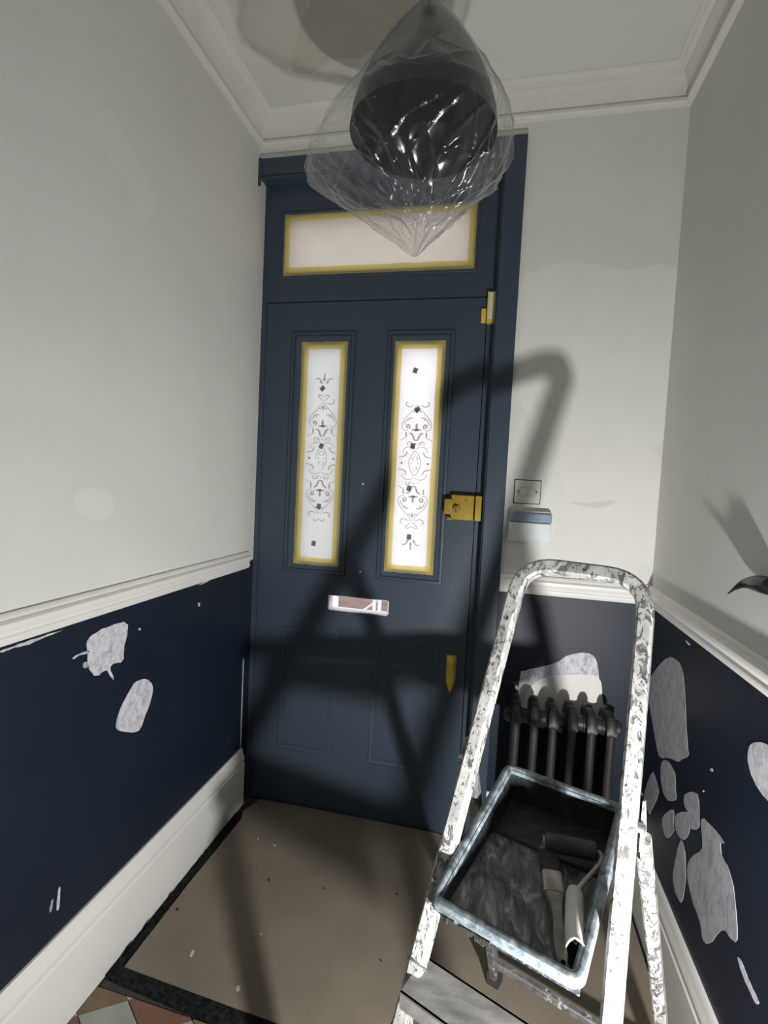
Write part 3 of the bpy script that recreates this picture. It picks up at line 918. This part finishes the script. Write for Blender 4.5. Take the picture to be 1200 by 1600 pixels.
# ------------------------------------------------------------------ switch and alarm keypad
sw = thing('light_switch', 'square double switch plate on the wall right of the door', 'switch', (1.0452, 0, 1.318))
MB().box(1.0025, 1.088, -0.0095, 0.0, 1.2785, 1.357).build('plate', 'white_plastic', sw, bevel=0.003)
MB().box(1.0000, 1.0905, -0.0012, 0.0, 1.2762, 1.3592).build('plate_outline', 'outline_dark', sw)  # thin dark strip standing out round the switch plate
for k in range(2):
    MB().obox((1.0205 + k * 0.0245, -0.0128 + 0.0016 * k, 1.3045), (0.0235, 0, 0), (0, 0.005, 0), (0, 0.0008, 0.027)).build('rocker', 'white_plastic', sw, bevel=0.001)
MB().box(1.0190, 1.0700, -0.0099, -0.0090, 1.3030, 1.3330).build('rocker_surround', 'caulk', sw)
for x in (1.0150, 1.0755):
    MB().tube([(x, -0.009, 1.318), (x, -0.0112, 1.318)], 0.0032, 12, (1, 0, 0)).build('screw', 'screw', sw)
kp = thing('alarm_keypad', 'white alarm keypad with blue-grey flap under the switch', 'keypad', (1.06, 0, 1.198))
MB().box(0.9925, 1.1285, -0.014, 0.0, 1.149, 1.2525).build('back_plate', 'alarm_white', kp, bevel=0.002)
MB().box(0.9905, 1.1300, -0.032, -0.013, 1.147, 1.2135).build('cover', 'alarm_white', kp, bevel=0.004)
fl_ = MB().box(0.9905, 1.1300, -0.034, -0.013, 1.2150, 1.2465).build('flap', 'alarm_blue', kp, bevel=0.004)
for x, w in ((1.033, .003), (1.050, .003), (1.065, .003), (1.081, .007)):
    MB().box(x, x + w, -0.0346, -0.0335, 1.2245, 1.2268).build('printed_mark', 'alarm_mark', fl_)
MB().box(0.9965, 1.1245, -0.026, -0.010, 1.2465, 1.2535).build('top_edge', 'caulk', kp, bevel=0.001)

# ------------------------------------------------------------------ radiator
rad = thing('radiator', 'dark grey cast iron column radiator behind the ladder', 'radiator', (1.19, -0.10, 0))
NS, PX0, PIT = 6, 1.048, 0.0572
ZTOP, ZLO = 0.640, 0.09
YS = (-0.052, -0.091, -0.130, -0.169)


def section_mb(x, feet):
    mb = MB()
    r = 0.0135
    for yk in YS:
        mb.tube([(x, yk, 0.125), (x, yk, 0.585)], r, 12, (1, 0, 0), ry=0.0145)
    # arched heads
    for (za, zb, sgn) in ((0.585, 0.640, 1), (0.125, 0.075, -1)):
        top, bot, n = [], [], 24
        for i in range(n + 1):
            t = i / n
            y = -0.155 - 0.030 + 0 + t * 0.147 if False else YS[3] - 0.0145 + t * (YS[0] - YS[3] + 0.029)
            e = min(t, 1 - t) * (YS[0] - YS[3] + 0.029)
            rise = 1 - max(0, 1 - e / 0.034) ** 2
            wav = 0.0035 * math.cos(2 * math.pi * (y - YS[0]) / 0.039)
            ztop = za + sgn * ((abs(zb - za) - 0.004) * (0.12 + 0.88 * rise) + wav)
            zbot = za - sgn * 0.022 * (0.6 + 0.4 * math.cos(2 * math.pi * (y - YS[0]) / 0.039))
            top.append((y, ztop))
            bot.append((y, zbot))
        hw = 0.0145
        ring = []
        for (y, zt_), (_, zb_) in zip(top, bot):
            zc, hz = (zt_ + zb_) / 2, abs(zt_ - zb_) / 2
            ring.append([(x + hw * a, y, zc + hz * b) for a, b in ((1, 0.55), (0.62, 0.9), (0, 1), (-0.62, 0.9), (-1, 0.55), (-1, -0.55), (-0.62, -0.9), (0, -1), (0.62, -0.9), (1, -0.55))])
        kk = 10
        vs = [v for rg in ring for v in rg]
        fs = [(i * kk + j, i * kk + (j + 1) % kk, (i + 1) * kk + (j + 1) % kk, (i + 1) * kk + j) for i in range(n) for j in range(kk)]
        fs += [tuple(range(kk)), tuple(n * kk + j for j in range(kk))]
        mb.add(vs, fs)
    if feet:
        for yk in (YS[0], YS[3]):
            mb.tube([(x, yk, 0.0096), (x, yk, 0.03), (x, yk, 0.09)], [0.018, 0.012, 0.013], 12, (1, 0, 0))
    return mb


for i in range(NS):
    section_mb(PX0 + i * PIT, i in (0, NS - 1)).build('radiator_section', 'rad', rad, smooth=True)
for i in range(NS - 1):
    for z in (0.583, 0.125):
        mb = MB()
        xa = PX0 + i * PIT + 0.010
        mb.tube([(xa, -0.125, z), (xa + 0.010, -0.125, z), (xa + 0.012, -0.125, z), (xa + 0.026, -0.125, z), (xa + 0.028, -0.125, z), (xa + 0.038, -0.125, z)], [0.026, 0.026, 0.0235, 0.0235, 0.026, 0.026], 18)
        mb.build('section_hub', 'rad', rad, smooth=True)
for z in (0.583, 0.125):
    xe = PX0 + (NS - 1) * PIT + 0.010
    MB().tube([(xe, -0.125, z), (xe + 0.020, -0.125, z), (xe + 0.021, -0.125, z), (xe + 0.027, -0.125, z)], [0.026, 0.0255, 0.021, 0.019], 18).build('end_plug', 'rad', rad, smooth=True)
    xe = PX0 - 0.010
    MB().tube([(xe, -0.125, z), (xe - 0.020, -0.125, z), (xe - 0.021, -0.125, z), (xe - 0.027, -0.125, z)], [0.026, 0.0255, 0.021, 0.019], 18).build('end_plug', 'rad', rad, smooth=True)
MB().tube([(xe + 0.02 + 0.115, -0.10, 0.36), (xe + 0.02 + 0.115, -0.112, 0.36)], 0.006, 12, (1, 0, 0)).build('wall_stay_nut', 'rad_dark', rad)
MB().tube([(xe + 0.135, -0.001, 0.36), (xe + 0.135, -0.10, 0.36)], 0.004, 8, (1, 0, 0)).build('wall_stay', 'rad_dark', rad)

# ------------------------------------------------------------------ pendant lamp in its bag
LX, LY, RIM, TOP = 0.733, -0.665, 2.100, 2.392
pl = thing('pendant_lamp', 'black bell pendant lamp hanging inside a clear plastic bag', 'lamp', (LX, LY, RIM))
R0 = 0.163
prof_o = [(0.014, TOP - 0.012), (0.030, TOP - 0.030), (0.052, TOP - 0.055), (0.078, TOP - 0.090), (0.104, TOP - 0.130), (0.128, TOP - 0.172), (0.147, TOP - 0.215), (0.159, TOP - 0.255), (R0, RIM)]
prof = [(0.001, TOP - 0.010)] + prof_o + [(R0 - 0.003, RIM), (0.149, RIM + 0.037)] + [(r - 0.004, z - 0.003) for r, z in prof_o[-3::-1]]
MB().lathe(prof[:10], 56, (LX, LY, 0)).build('lamp_shade', 'black', pl, smooth=True, fix=False)
MB().lathe(prof[9:], 56, (LX, LY, 0)).build('shade_lining', 'black_in', pl, smooth=True, fix=False)
cap = [(0.001, TOP + 0.020), (0.008, TOP + 0.019), (0.016, TOP + 0.012), (0.020, TOP + 0.002), (0.021, TOP - 0.016), (0.001, TOP - 0.016)]
MB().lathe(cap, 24, (LX, LY, 0)).build('cable_cap', 'black', pl, smooth=True)
MB().tube([(LX, LY, TOP + 0.018), (LX, LY, ZCEIL - 0.02)], 0.0035, 10, (1, 0, 0)).build('cable', 'black', pl, smooth=True)
MB().lathe([(0.001, ZCEIL), (0.045, ZCEIL), (0.044, ZCEIL - 0.012), (0.030, ZCEIL - 0.024), (0.005, ZCEIL - 0.028)], 28, (LX, LY, 0)).build('ceiling_rose', 'black', pl, smooth=True)
MB().lathe([(0.001, TOP - 0.014), (0.018, TOP - 0.016), (0.020, TOP - 0.070), (0.016, TOP - 0.09), (0.001, TOP - 0.09)], 20, (LX, LY, 0)).build('bulb_holder', 'black_in', pl, smooth=True)

# bag: rings given as (height, half width to the left, half width to the right, crumple)
RINGS = [(TOP + 0.006, .018, .018, .0005), (TOP - 0.02, .026, .026, .002), (TOP - 0.06, .056, .056, .003), (TOP - 0.11, .088, .090, .003), (TOP - 0.17, .126, .132, .004), (TOP - 0.22, .158, .165, .006),
         (TOP - 0.26, .188, .182, .009), (RIM, .212, .188, .011), (RIM - 0.04, .240, .184, .013), (RIM - 0.075, .250, .172, .014), (RIM - 0.105, .236, .152, .015), (RIM - 0.13, .208, .128, .014),
         (RIM - 0.155, .170, .100, .012), (RIM - 0.18, .130, .078, .010), (RIM - 0.205, .090, .054, .008), (RIM - 0.228, .050, .034, .006), (RIM - 0.250, .022, .016, .003), (RIM - 0.262, .005, .005, .001)]


def ring_at(t):
    i = min(int(t), len(RINGS) - 2)
    f = t - i
    return [RINGS[i][k] * (1 - f) + RINGS[i + 1][k] * f for k in range(4)]


bag = MB()
NT, NA = 200, 300
vr = RT.copy()
vr.z = 0
vr.normalize()                      # image-right in plan
vb = Vector((-vr.y, vr.x, 0))       # away from the viewer
for i in range(NT + 1):
    t = i / NT * (len(RINGS) - 1)
    z, l, r, cr_ = ring_at(t)
    low = max(0.0, min(1.0, (RIM - z) / 0.16))
    for k in range(NA):
        a = 2 * math.pi * k / NA
        ca, sa = math.cos(a), math.sin(a)
        side = r if ca > 0 else l
        dep = 0.5 * (l + r) * (1 - 0.50 * low)
        base = LX and (side * side * dep * dep / ((dep * ca) ** 2 + (side * sa) ** 2 + 1e-12)) ** 0.5
        q = Vector((ca * 3.2, sa * 3.2, z * 9.0))
        fold = abs(noise.noise(Vector((ca * 1.7 + 3, sa * 1.7, z * 1.6)))) * 2.2
        d = 0.9 * (fold - 0.6)
        for (sl, fr_, zf, sd, sharp, amp) in ((0.0, 2.6, 1.4, 0.0, 8, 0.50), (2.6, 2.0, 1.6, 7.0, 10, 0.50), (-3.4, 1.8, 1.8, 13.0, 10, 0.50), (6.0, 2.4, 3.0, 21.0, 11, 0.32), (-8.0, 2.2, 4.0, 29.0, 11, 0.32)):
            aa = a + sl * z
            nv = noise.noise(Vector((math.cos(aa) * fr_ + sd, math.sin(aa) * fr_, z * zf * 2 + sd)))
            d += amp * (0.8 + 0.9 * low) * (max(0.0, 1 - abs(nv) * sharp) ** 1.5 + 0.6 * nv)
        d *= cr_
        rr = max(0.002, base + d)
        if RIM - 0.004 < z < TOP - 0.02:
            # never let the film cut into the shade
            for (ra, za), (rb, zb) in zip(prof_o[:-1], prof_o[1:]):
                if zb <= z <= za:
                    rr = max(rr, ra + (rb - ra) * (za - z) / (za - zb) + 0.004)
        p = Vector((LX, LY, 0)) + vr * (rr * ca) + vb * (rr * sa)
        zz = z + 0.008 * low * noise.noise(Vector((ca * 3, sa * 3, 2.0))) * (1 if i < NT else 0)
        bag.v.append((p.x - 0.004 * low, p.y, zz))
for i in range(NT):
    for k in range(NA):
        bag.f.append((i * NA + k, i * NA + (k + 1) % NA, (i + 1) * NA + (k + 1) % NA, (i + 1) * NA + k))
        bag.mi.append(0)
bg_o = bag.build('plastic_bag', 'film', smooth=True, fix=False)
tag(bg_o, 'crumpled clear plastic bag tied over the black pendant lamp', 'bag')
# free corner of the bag hanging to the right
fp = [at_depth(u, v, d) for u, v, d in ((722, 268, 1.02), (735, 300, 1.02), (728, 316, 1.03), (748, 306, 1.03), (752, 262, 1.03), (768, 236, 1.04), (748, 240, 1.02))]
c = sum(fp, Vector()) / len(fp)
mb = MB()
mb.add([c + Vector((0, -0.006, 0))] + fp, [(0, i + 1, (i + 1) % len(fp) + 1) for i in range(len(fp))])
mb.build('bag_corner', 'film', bg_o, fix=False)

# ------------------------------------------------------------------ black wall fitting at the right edge
hook = thing('wall_hook', 'black curved horn-shaped wall hook above the right dado rail', 'hook', (W, -0.74, 1.16))
hp, hr = [], []
for (u, v, r, off) in ((1137, 928, 0.0010, 0.040), (1147, 920, 0.0032, 0.033), (1157, 914, 0.0068, 0.025), (1167, 911, 0.0105, 0.018), (1179, 911, 0.0145, 0.016), (1191, 913, 0.0170, 0.0175), (1202, 916, 0.0170, 0.0175)):
    hp.append(on(u, v, 0, W - off))
    hr.append(r)
last = hp[-1]
hp.append(Vector((W - 0.004, last.y - 0.012, last.z - 0.004)))
hr.append(0.014)
MB().tube(hp, hr, 14, (1, 0, 0)).build('hook_arm', 'black', hook, smooth=True)
MB().tube([(W, last.y - 0.012, last.z - 0.004), (W - 0.005, last.y - 0.012, last.z - 0.004)], 0.019, 24, (0, 0, 1)).build('wall_plate', 'black', hook, smooth=True)

# ------------------------------------------------------------------ step ladder
K = 1.03
PX, PY, TH, LEAN, WB, WT, HH = 0.9165, -1.2395, -0.3921, 0.4231, 0.1791, 0.1198, 1.1688
U = Vector((math.cos(TH), math.sin(TH), 0))
N = Vector((-math.sin(TH), math.cos(TH), 0))


def st(s, z0):
    p = Vector((PX, PY, 0)) + U * (s * (WB + (WT - WB) * z0 / HH)) + N * (z0 * math.tan(LEAN)) + Vector((0, 0, z0))
    return CAM + (p - CAM) * K


def z0_of(z):
    return CAM.z + (z - CAM.z) / K


lad = thing('step_ladder', 'paint-splashed aluminium step ladder with a hoop rail by the radiator', 'ladder', tuple((st(-1, z0_of(0)) + st(1, z0_of(0))) / 2))
SLOPE = (st(1, 1) - st(1, 0)).normalized()
FN = U.cross(SLOPE)
zb = z0_of(0.014)
path = []
rc = 0.075
for sgn in (-1, 1):
    top, cen = st(sgn, HH), None
    s_dir = (st(sgn, HH) - st(sgn, 0)).normalized()
    side = []
    side += [st(sgn, zb)]
    for q in range(1, 9):
        side.append(st(sgn, zb + (HH - rc / K - zb) * q / 9))
    p_a = top - s_dir * rc
    p_b = top - U * (sgn * rc)
    for q in range(9):
        t = q / 8
        side.append(p_a * (1 - t) ** 2 + top * 2 * t * (1 - t) + p_b * t * t)
    path.append(side)
full = path[0] + path[1][::-1]
split = z0_of(0.52)
TR = 0.0148
hoop = MB().tube(full[3:-3], TR, ref=FN, square=0.32, caps=True)
hoop.build('hoop_rail', 'ladder', lad, smooth=False)
for sgn, sd in ((-1, path[0]), (1, path[1])):
    MB().tube(sd[:4], TR * 1.08, ref=FN, square=0.32).build('leg', 'ladder_bare' if sgn < 0 else 'ladder', lad)
    f = sd[0]
    d = (sd[1] - sd[0]).normalized()
    MB().obox(f - U * 0.018 - FN * 0.018 - Vector((0, 0, 0.012)), U * 0.036, FN * 0.036, d * 0.045).build('rubber_foot', 'rubber', lad)


def tread(zt, name, d0, d1, th=0.030, over=0.0):
    z0 = z0_of(zt)
    a, b = st(-1, z0), st(1, z0)
    e = (b - a)
    lift = Vector((0, 0, 1))
    mb = MB()
    mb.obox(a - N * d0 - U * over - lift * 0.004, e + U * 2 * over, N * (d0 + d1), lift * 0.004)
    mb.obox(a - N * d0 - U * over - lift * th, e + U * 2 * over, N * 0.004, lift * th)
    mb.obox(a + N * (d1 - 0.004) - U * over - lift * th, e + U * 2 * over, N * 0.004, lift * th)
    return mb.build(name, 'tread_grey', lad)


tread(0.455, 'tread', 0.055, 0.03)
tread(0.225, 'tread', 0.055, 0.03)
lc = st(-1, z0_of(0.455))
ringp = [lc + FN * 0.017 * math.cos(a) + U * 0.019 * math.sin(a) + SLOPE * (0.004 + 0.010 * math.cos(a)) for a in [2 * math.pi * k / 16 for k in range(17)]]
MB().tube(ringp, 0.0022, 6).build('tread_clip', 'steel', lad, smooth=True)

# tray frame (the platform follows it: the ladder stands not quite fully open)
SH = 0.86
NL, NR = Vector((0.866, -0.850, 0.50)), Vector((1.136, -0.970, 0.50))
FL, FR = Vector((1.001, -0.455, 0.592)), Vector((1.287, -0.553, 0.592))
NL, NR, FL, FR = [CAM + (p - CAM) * SH for p in (NL, NR, FL, FR)]
E1 = (NR - NL + FR - FL).normalized()
E2 = ((FL + FR) / 2 - (NL + NR) / 2)
E2 = (E2 - E1 * E2.dot(E1))
TL = E2.length
E2.normalize()
E3 = E1.cross(E2)
TWD = ((NR - NL).length + (FR - FL).length) / 2
TC = (NL + NR + FL + FR) / 4
TO = TC - E1 * TWD / 2 - E2 * TL / 2


def tp(a, b, c):
    return TO + E1 * a + E2 * b + E3 * c


# platform under the tray
mb = MB()
P0 = tp(0.010, 0.030, -0.034)
Q0 = tp(0.010, TL * 0.86, -0.078)
PE2 = (Q0 - P0)
PN = E1.cross(PE2).normalized()
mb.obox(P0, E1 * (TWD - 0.020), PE2, -PN * 0.004)
mb.obox(P0 - PN * 0.026, E1 * (TWD - 0.020), PE2.normalized() * 0.005, PN * 0.024)
mb.obox(P0 + PE2 - PN * 0.024, E1 * (TWD - 0.020), -PE2.normalized() * 0.005, PN * 0.022)
mb.build('platform', 'platform', lad)
# hinge plates and rear legs
foot_l = on(772, 1540, 2, 0.0)
foot_r = foot_l + U * 0.405 + N * 0.0
for sgn, foot in ((-1, foot_l), (1, foot_r)):
    hg = st(sgn, 0.796)
    w = FN * 1.0
    off = U * (sgn * 0.019)
    a = hg + off
    dirl = (foot - a)
    # curved bracket plate
    pts = [a + SLOPE * 0.040, a + SLOPE * 0.035 + N * 0.018, a + N * 0.046 - Vector((0, 0, 0.004)), a + N * 0.064 - Vector((0, 0, 0.040)), a + N * 0.075 - Vector((0, 0, 0.085)), a + N * 0.040 - Vector((0, 0, 0.088)), a + N * 0.018 - Vector((0, 0, 0.045)), a - SLOPE * 0.035]
    MB().poly(pts, U * sgn, 0.003).build('hinge_plate', 'ladder', lad)
    legtop = a + N * 0.050 - Vector((0, 0, 0.045))
    foot = foot + Vector((0, 0, 0.024))
    pth = [legtop + (foot - legtop) * (q / 6) for q in range(7)]
    MB().tube(pth, 0.0125, ref=N, square=0.3, ry=0.012).build('rear_leg', 'ladder' if sgn > 0 else 'ladder_bare', lad)
    MB().obox(foot - U * 0.016 - N * 0.016 - Vector((0, 0, 0.014)), U * 0.032, N * 0.032, Vector((0, 0, 0.045))).build('rubber_foot', 'rubber', lad)
    pv = hg + U * (sgn * 0.013)
    MB().tube([pv, pv + U * (sgn * 0.012)], 0.008, 12).build('pivot_bolt', 'steel', lad, smooth=True)
fa, fb = foot_l + Vector((0, 0, 0.10)), foot_r + Vector((0, 0, 0.10))
ha = st(-1, 0.796) + N * 0.05
k_ = 0.13
ca_ = foot_l + (ha - foot_l) * k_
hb = st(1, 0.796) + N * 0.05
cb_ = foot_r + (hb - foot_r) * k_
MB().tube([ca_, cb_], 0.009, ref=(0, 0, 1), square=0.3).build('rear_brace', 'ladder_bare', lad)

# ------------------------------------------------------------------ paint tray
tray = thing('paint_tray', 'paint-smeared roller tray resting on the ladder platform', 'paint tray', tuple(tp(TWD / 2, TL / 2, -0.06)))
RW_ = 0.017                      # rim width
D_N, D_F = 0.020, 0.062          # depth at the near and far ends
SB = 0.60 * TL                   # ramp ends, well begins


def floor_depth(b):
    if b < SB:
        return D_N + (0.050 - D_N) * (b / SB)
    return min(D_F, 0.050 + (D_F - 0.050) * (b - SB) / 0.02)


mb = MB()
# floor of the tray
NA_, NB_ = 14, 30
ia0, ia1, ib0, ib1 = RW_ + 0.008, TWD - RW_ - 0.008, RW_ + 0.010, TL - RW_ - 0.012
vs, fs = [], []
bs = [ib0 + (ib1 - ib0) * j / NB_ for j in range(NB_ + 1)]
for j, b in enumerate(bs):
    for i in range(NA_ + 1):
        a = ia0 + (ia1 - ia0) * i / NA_
        rib = 0.0008 * math.sin(b * 260) * (1 if b < SB else 0)
        vs.append(tp(a, b, -floor_depth(b) + rib))
wi = []
for j in range(NB_):
    for i in range(NA_):
        fs.append((j * (NA_ + 1) + i, j * (NA_ + 1) + i + 1, (j + 1) * (NA_ + 1) + i + 1, (j + 1) * (NA_ + 1) + i))
        wi.append(1 if bs[j] >= SB - 0.002 else 0)
mb.add(vs, fs)
mb.mi[-len(fs):] = wi
inner = mb
inner.build('tray_floor', ['tray_in', 'tray_well'], tray, smooth=True)
# side walls
mb = MB()


def wallstrip(get_top, get_bot, n=20):
    vs, fs = [], []
    for i in range(n + 1):
        t = i / n
        vs += [get_top(t), get_bot(t)]
    for i in range(n):
        fs.append((2 * i, 2 * i + 1, 2 * i + 3, 2 * i + 2))
    mb.add(vs, fs)


wallstrip(lambda t: tp(RW_, RW_ + (TL - 2 * RW_) * t, 0), lambda t: tp(ia0, ib0 + (ib1 - ib0) * t, -floor_depth(ib0 + (ib1 - ib0) * t)))
wallstrip(lambda t: tp(TWD - RW_, RW_ + (TL - 2 * RW_) * t, 0), lambda t: tp(ia1, ib0 + (ib1 - ib0) * t, -floor_depth(ib0 + (ib1 - ib0) * t)))
wallstrip(lambda t: tp(RW_ + (TWD - 2 * RW_) * t, RW_, 0), lambda t: tp(ia0 + (ia1 - ia0) * t, ib0, -floor_depth(ib0)))
wallstrip(lambda t: tp(RW_ + (TWD - 2 * RW_) * t, TL - RW_, 0), lambda t: tp(ia0 + (ia1 - ia0) * t, ib1, -floor_depth(ib1)))
o = mb.build('tray_side', 'tray_well', tray)
# rolled rim with rounded corners
outl = []
rcn = 0.022
for (cx_, cy_, a0) in ((rcn, rcn, math.pi), (TWD - rcn, rcn, 1.5 * math.pi), (TWD - rcn, TL - rcn, 0), (rcn, TL - rcn, 0.5 * math.pi)):
    for q in range(7):
        an = a0 + q * math.pi / 12
        outl.append((cx_, cy_, math.cos(an), math.sin(an)))
rim_prof = [(rcn, -0.016), (rcn + 0.0005, -0.004), (rcn - 0.003, 0.0018), (rcn - 0.009, 0.0034), (rcn - 0.014, 0.0018), (rcn - RW_ - 0.001, -0.002), (rcn - RW_ - 0.003, -0.008)]
vs, fs = [], []
k = len(rim_prof)
for (cx_, cy_, ca, sa) in outl:
    for (r_, c_) in rim_prof:
        vs.append(tp(cx_ + r_ * ca, cy_ + r_ * sa, c_))
n = len(outl)
for i in range(n):
    for j in range(k - 1):
        fs.append((i * k + j, ((i + 1) % n) * k + j, ((i + 1) % n) * k + j + 1, i * k + j + 1))
MB().add(vs, fs).build('tray_rim', 'tray_rim', tray, smooth=True)
# underside skin
mb = MB()
vs, fs = [], []
for j in range(NB_ + 1):
    b = ib0 + (ib1 - ib0) * j / NB_
    for a in (ia0 - 0.004, ia1 + 0.004):
        vs.append(tp(a, b, -floor_depth(b) - 0.003))
for j in range(NB_):
    fs.append((2 * j, 2 * j + 1, 2 * j + 3, 2 * j + 2))
mb.add(vs, fs).build('tray_underside', 'tray_rim', tray)
# dried drips hanging from the near rim
rnd = random.Random(9)
mb = MB()
for i in range(16):
    a = 0.02 + rnd.random() * 0.10
    c0 = tp(a, 0.0005, -0.012)
    mb.obox(c0, E1 * rnd.uniform(0.004, 0.012), -E2 * 0.004, -Vector((0, 0, 1)) * rnd.uniform(0.004, 0.014))
mb.build('dried_drip', 'bristle', tray)

# ramp plane for things lying in the tray
RP0 = tp(TWD / 2, SB * 0.5, -floor_depth(SB * 0.5))
RE2 = (tp(0, SB, -0.050) - tp(0, 0, -D_N)).normalized()
RN = E1.cross(RE2)


def onramp(u, v, lift=0.0):
    return on_plane(u, v, RP0 + RN * lift, RN)


# ------------------------------------------------------------------ brush
br = thing('paint_brush', 'flat paint brush with dark bristles lying in the tray', 'paint brush', tuple(onramp(866, 1420, 0.002)))


def flatloft(sections, mat, name, parent, th):
    """sections: (centre u,v, half width m, half thickness) on the ramp, joined along the handle"""
    cs = [onramp(u, v, h_) for u, v, w_, t_, h_ in sections]
    ax = (cs[-1] - cs[0]).normalized()
    sx = RN.cross(ax).normalized()
    vs, fs = [], []
    seg = 12
    for c, (u, v, w_, t_, h_) in zip(cs, sections):
        for q in range(seg):
            an = 2 * math.pi * q / seg
            ex = 0.55
            cx, sy = math.cos(an), math.sin(an)
            vs.append(c + sx * w_ * math.copysign(abs(cx) ** ex, cx) + RN * t_ * math.copysign(abs(sy) ** ex, sy))
    for i in range(len(cs) - 1):
        for q in range(seg):
            fs.append((i * seg + q, i * seg + (q + 1) % seg, (i + 1) * seg + (q + 1) % seg, (i + 1) * seg + q))
    fs += [tuple(range(seg)), tuple((len(cs) - 1) * seg + q for q in range(seg))]
    return MB().add(vs, fs).build(name, mat, parent, smooth=True)


flatloft([(857, 1329, .0165, .006, .010), (858, 1337, .0175, .007, .010), (862, 1368, .0175, .0085, .011)], 'bristle', 'bristles', br, .01)
flatloft([(856, 1325, .0155, .0045, .011), (857, 1330, .0165, .0055, .011)], 'bristle_tip', 'bristle_tip', br, .01)
flatloft([(862, 1366, .0180, .0095, .011), (866, 1398, .0180, .0095, .012)], 'ferrule', 'ferrule', br, .01)
flatloft([(866, 1397, .0165, .0085, .012), (868, 1408, .0125, .0085, .012), (870, 1420, .0090, .008, .012), (872, 1440, .0085, .008, .012), (874, 1465, .0100, .008, .012), (877, 1490, .0095, .007, .012), (879, 1506, .0075, .006, .012), (880, 1512, .004, .004, .012)], 'brush_handle', 'handle', br, .01)
hc = onramp(880, 1503, 0.0195)
MB().tube([hc, hc - RN * 0.003], 0.0038, 12, E1).build('hanging_hole', 'black_in', br)

# ------------------------------------------------------------------ mini roller
ro = thing('paint_roller', 'mini paint roller with pale hollow handle lying in the tray', 'paint roller', tuple(onramp(900, 1440, 0.002)))
pa, pb = onramp(851, 1314, 0.022), onramp(932, 1331, 0.022)
ax = (pb - pa).normalized()
MB().tube([pa - ax * 0.000, pa + ax * 0.003, pb - ax * 0.003, pb], [0.0125, 0.0165, 0.0165, 0.0135], 22).build('sleeve', 'sleeve', ro, smooth=True)
MB().tube([pa - ax * 0.003, pa + ax * 0.001], 0.009, 16).build('end_cap', 'roller_grey', ro, smooth=True)
wire = [pb - ax * 0.002, onramp(938, 1333, 0.022), onramp(941, 1341, 0.022), onramp(938, 1350, 0.021), onramp(920, 1370, 0.020), onramp(904, 1388, 0.019), onramp(899, 1398, 0.019)]
MB().tube(wire, 0.0042, 10).build('wire_frame', 'roller_grey', ro, smooth=True)
hs = [(898, 1388, .007), (898, 1392, .0120), (898, 1400, .0148), (898, 1440, .0158), (899, 1464, .0162), (900, 1495, .0162)]
hpts = [onramp(u, v, 0.018) for u, v, _ in hs]
hd = (hpts[-1] - hpts[0]).normalized()
xx = (E1 - hd * E1.dot(hd)).normalized()
yr = hd.cross(xx)
ed = (hd * 0.70 + RN * 0.714).normalized()
ye = ed.cross(xx).normalized()
secs = [(c, r_, yr, 1.0) for c, (_, _, r_) in zip(hpts[:-1], hs[:-1])]
e_ = hpts[-1]
secs.append((e_, 0.0162, ye, 1.43))


def ring_loft(secs, mat, name, mis=None):
    vs, fs = [], []
    for c, r_, yv, k_ in secs:
        for q in range(24):
            an = 2 * math.pi * q / 24
            vs.append(c + xx * r_ * math.cos(an) + yv * r_ * k_ * math.sin(an))
    for i in range(len(secs) - 1):
        for q in range(24):
            fs.append((i * 24 + q, i * 24 + (q + 1) % 24, (i + 1) * 24 + (q + 1) % 24, (i + 1) * 24 + q))
    mb = MB().add(vs, fs)
    if mis:
        mb.mi = [mis[i // 24] for i in range(len(fs))]
    return mb.build(name, mat, ro, smooth=True, fix=False)


ring_loft(secs, 'roller_white', 'handle')
ring_loft([(e_ - ed * 0.001, 0.0162, ye, 1.43), (e_ + ed * 0.001, 0.0170, ye, 1.42), (e_ + ed * 0.0022, 0.0163, ye, 1.42), (e_ + ed * 0.0016, 0.0148, ye, 1.42), (e_ - ed * 0.003, 0.0142, ye, 1.4), (e_ - hd * 0.03 - RN * 0.002, 0.0125, yr, 1.0), (e_ - hd * 0.032 - RN * 0.002, 0.0004, yr, 1.0)],
          ['white_plastic', 'tray_well'], 'handle_end', [0, 0, 0, 0, 1, 1])
for (u, v) in ((899, 1470),):
    c = onramp(u, v, 0.0335)
    MB().tube([c, c - RN * 0.003], 0.0030, 10, E1).build('vent_hole', 'black_in', ro)
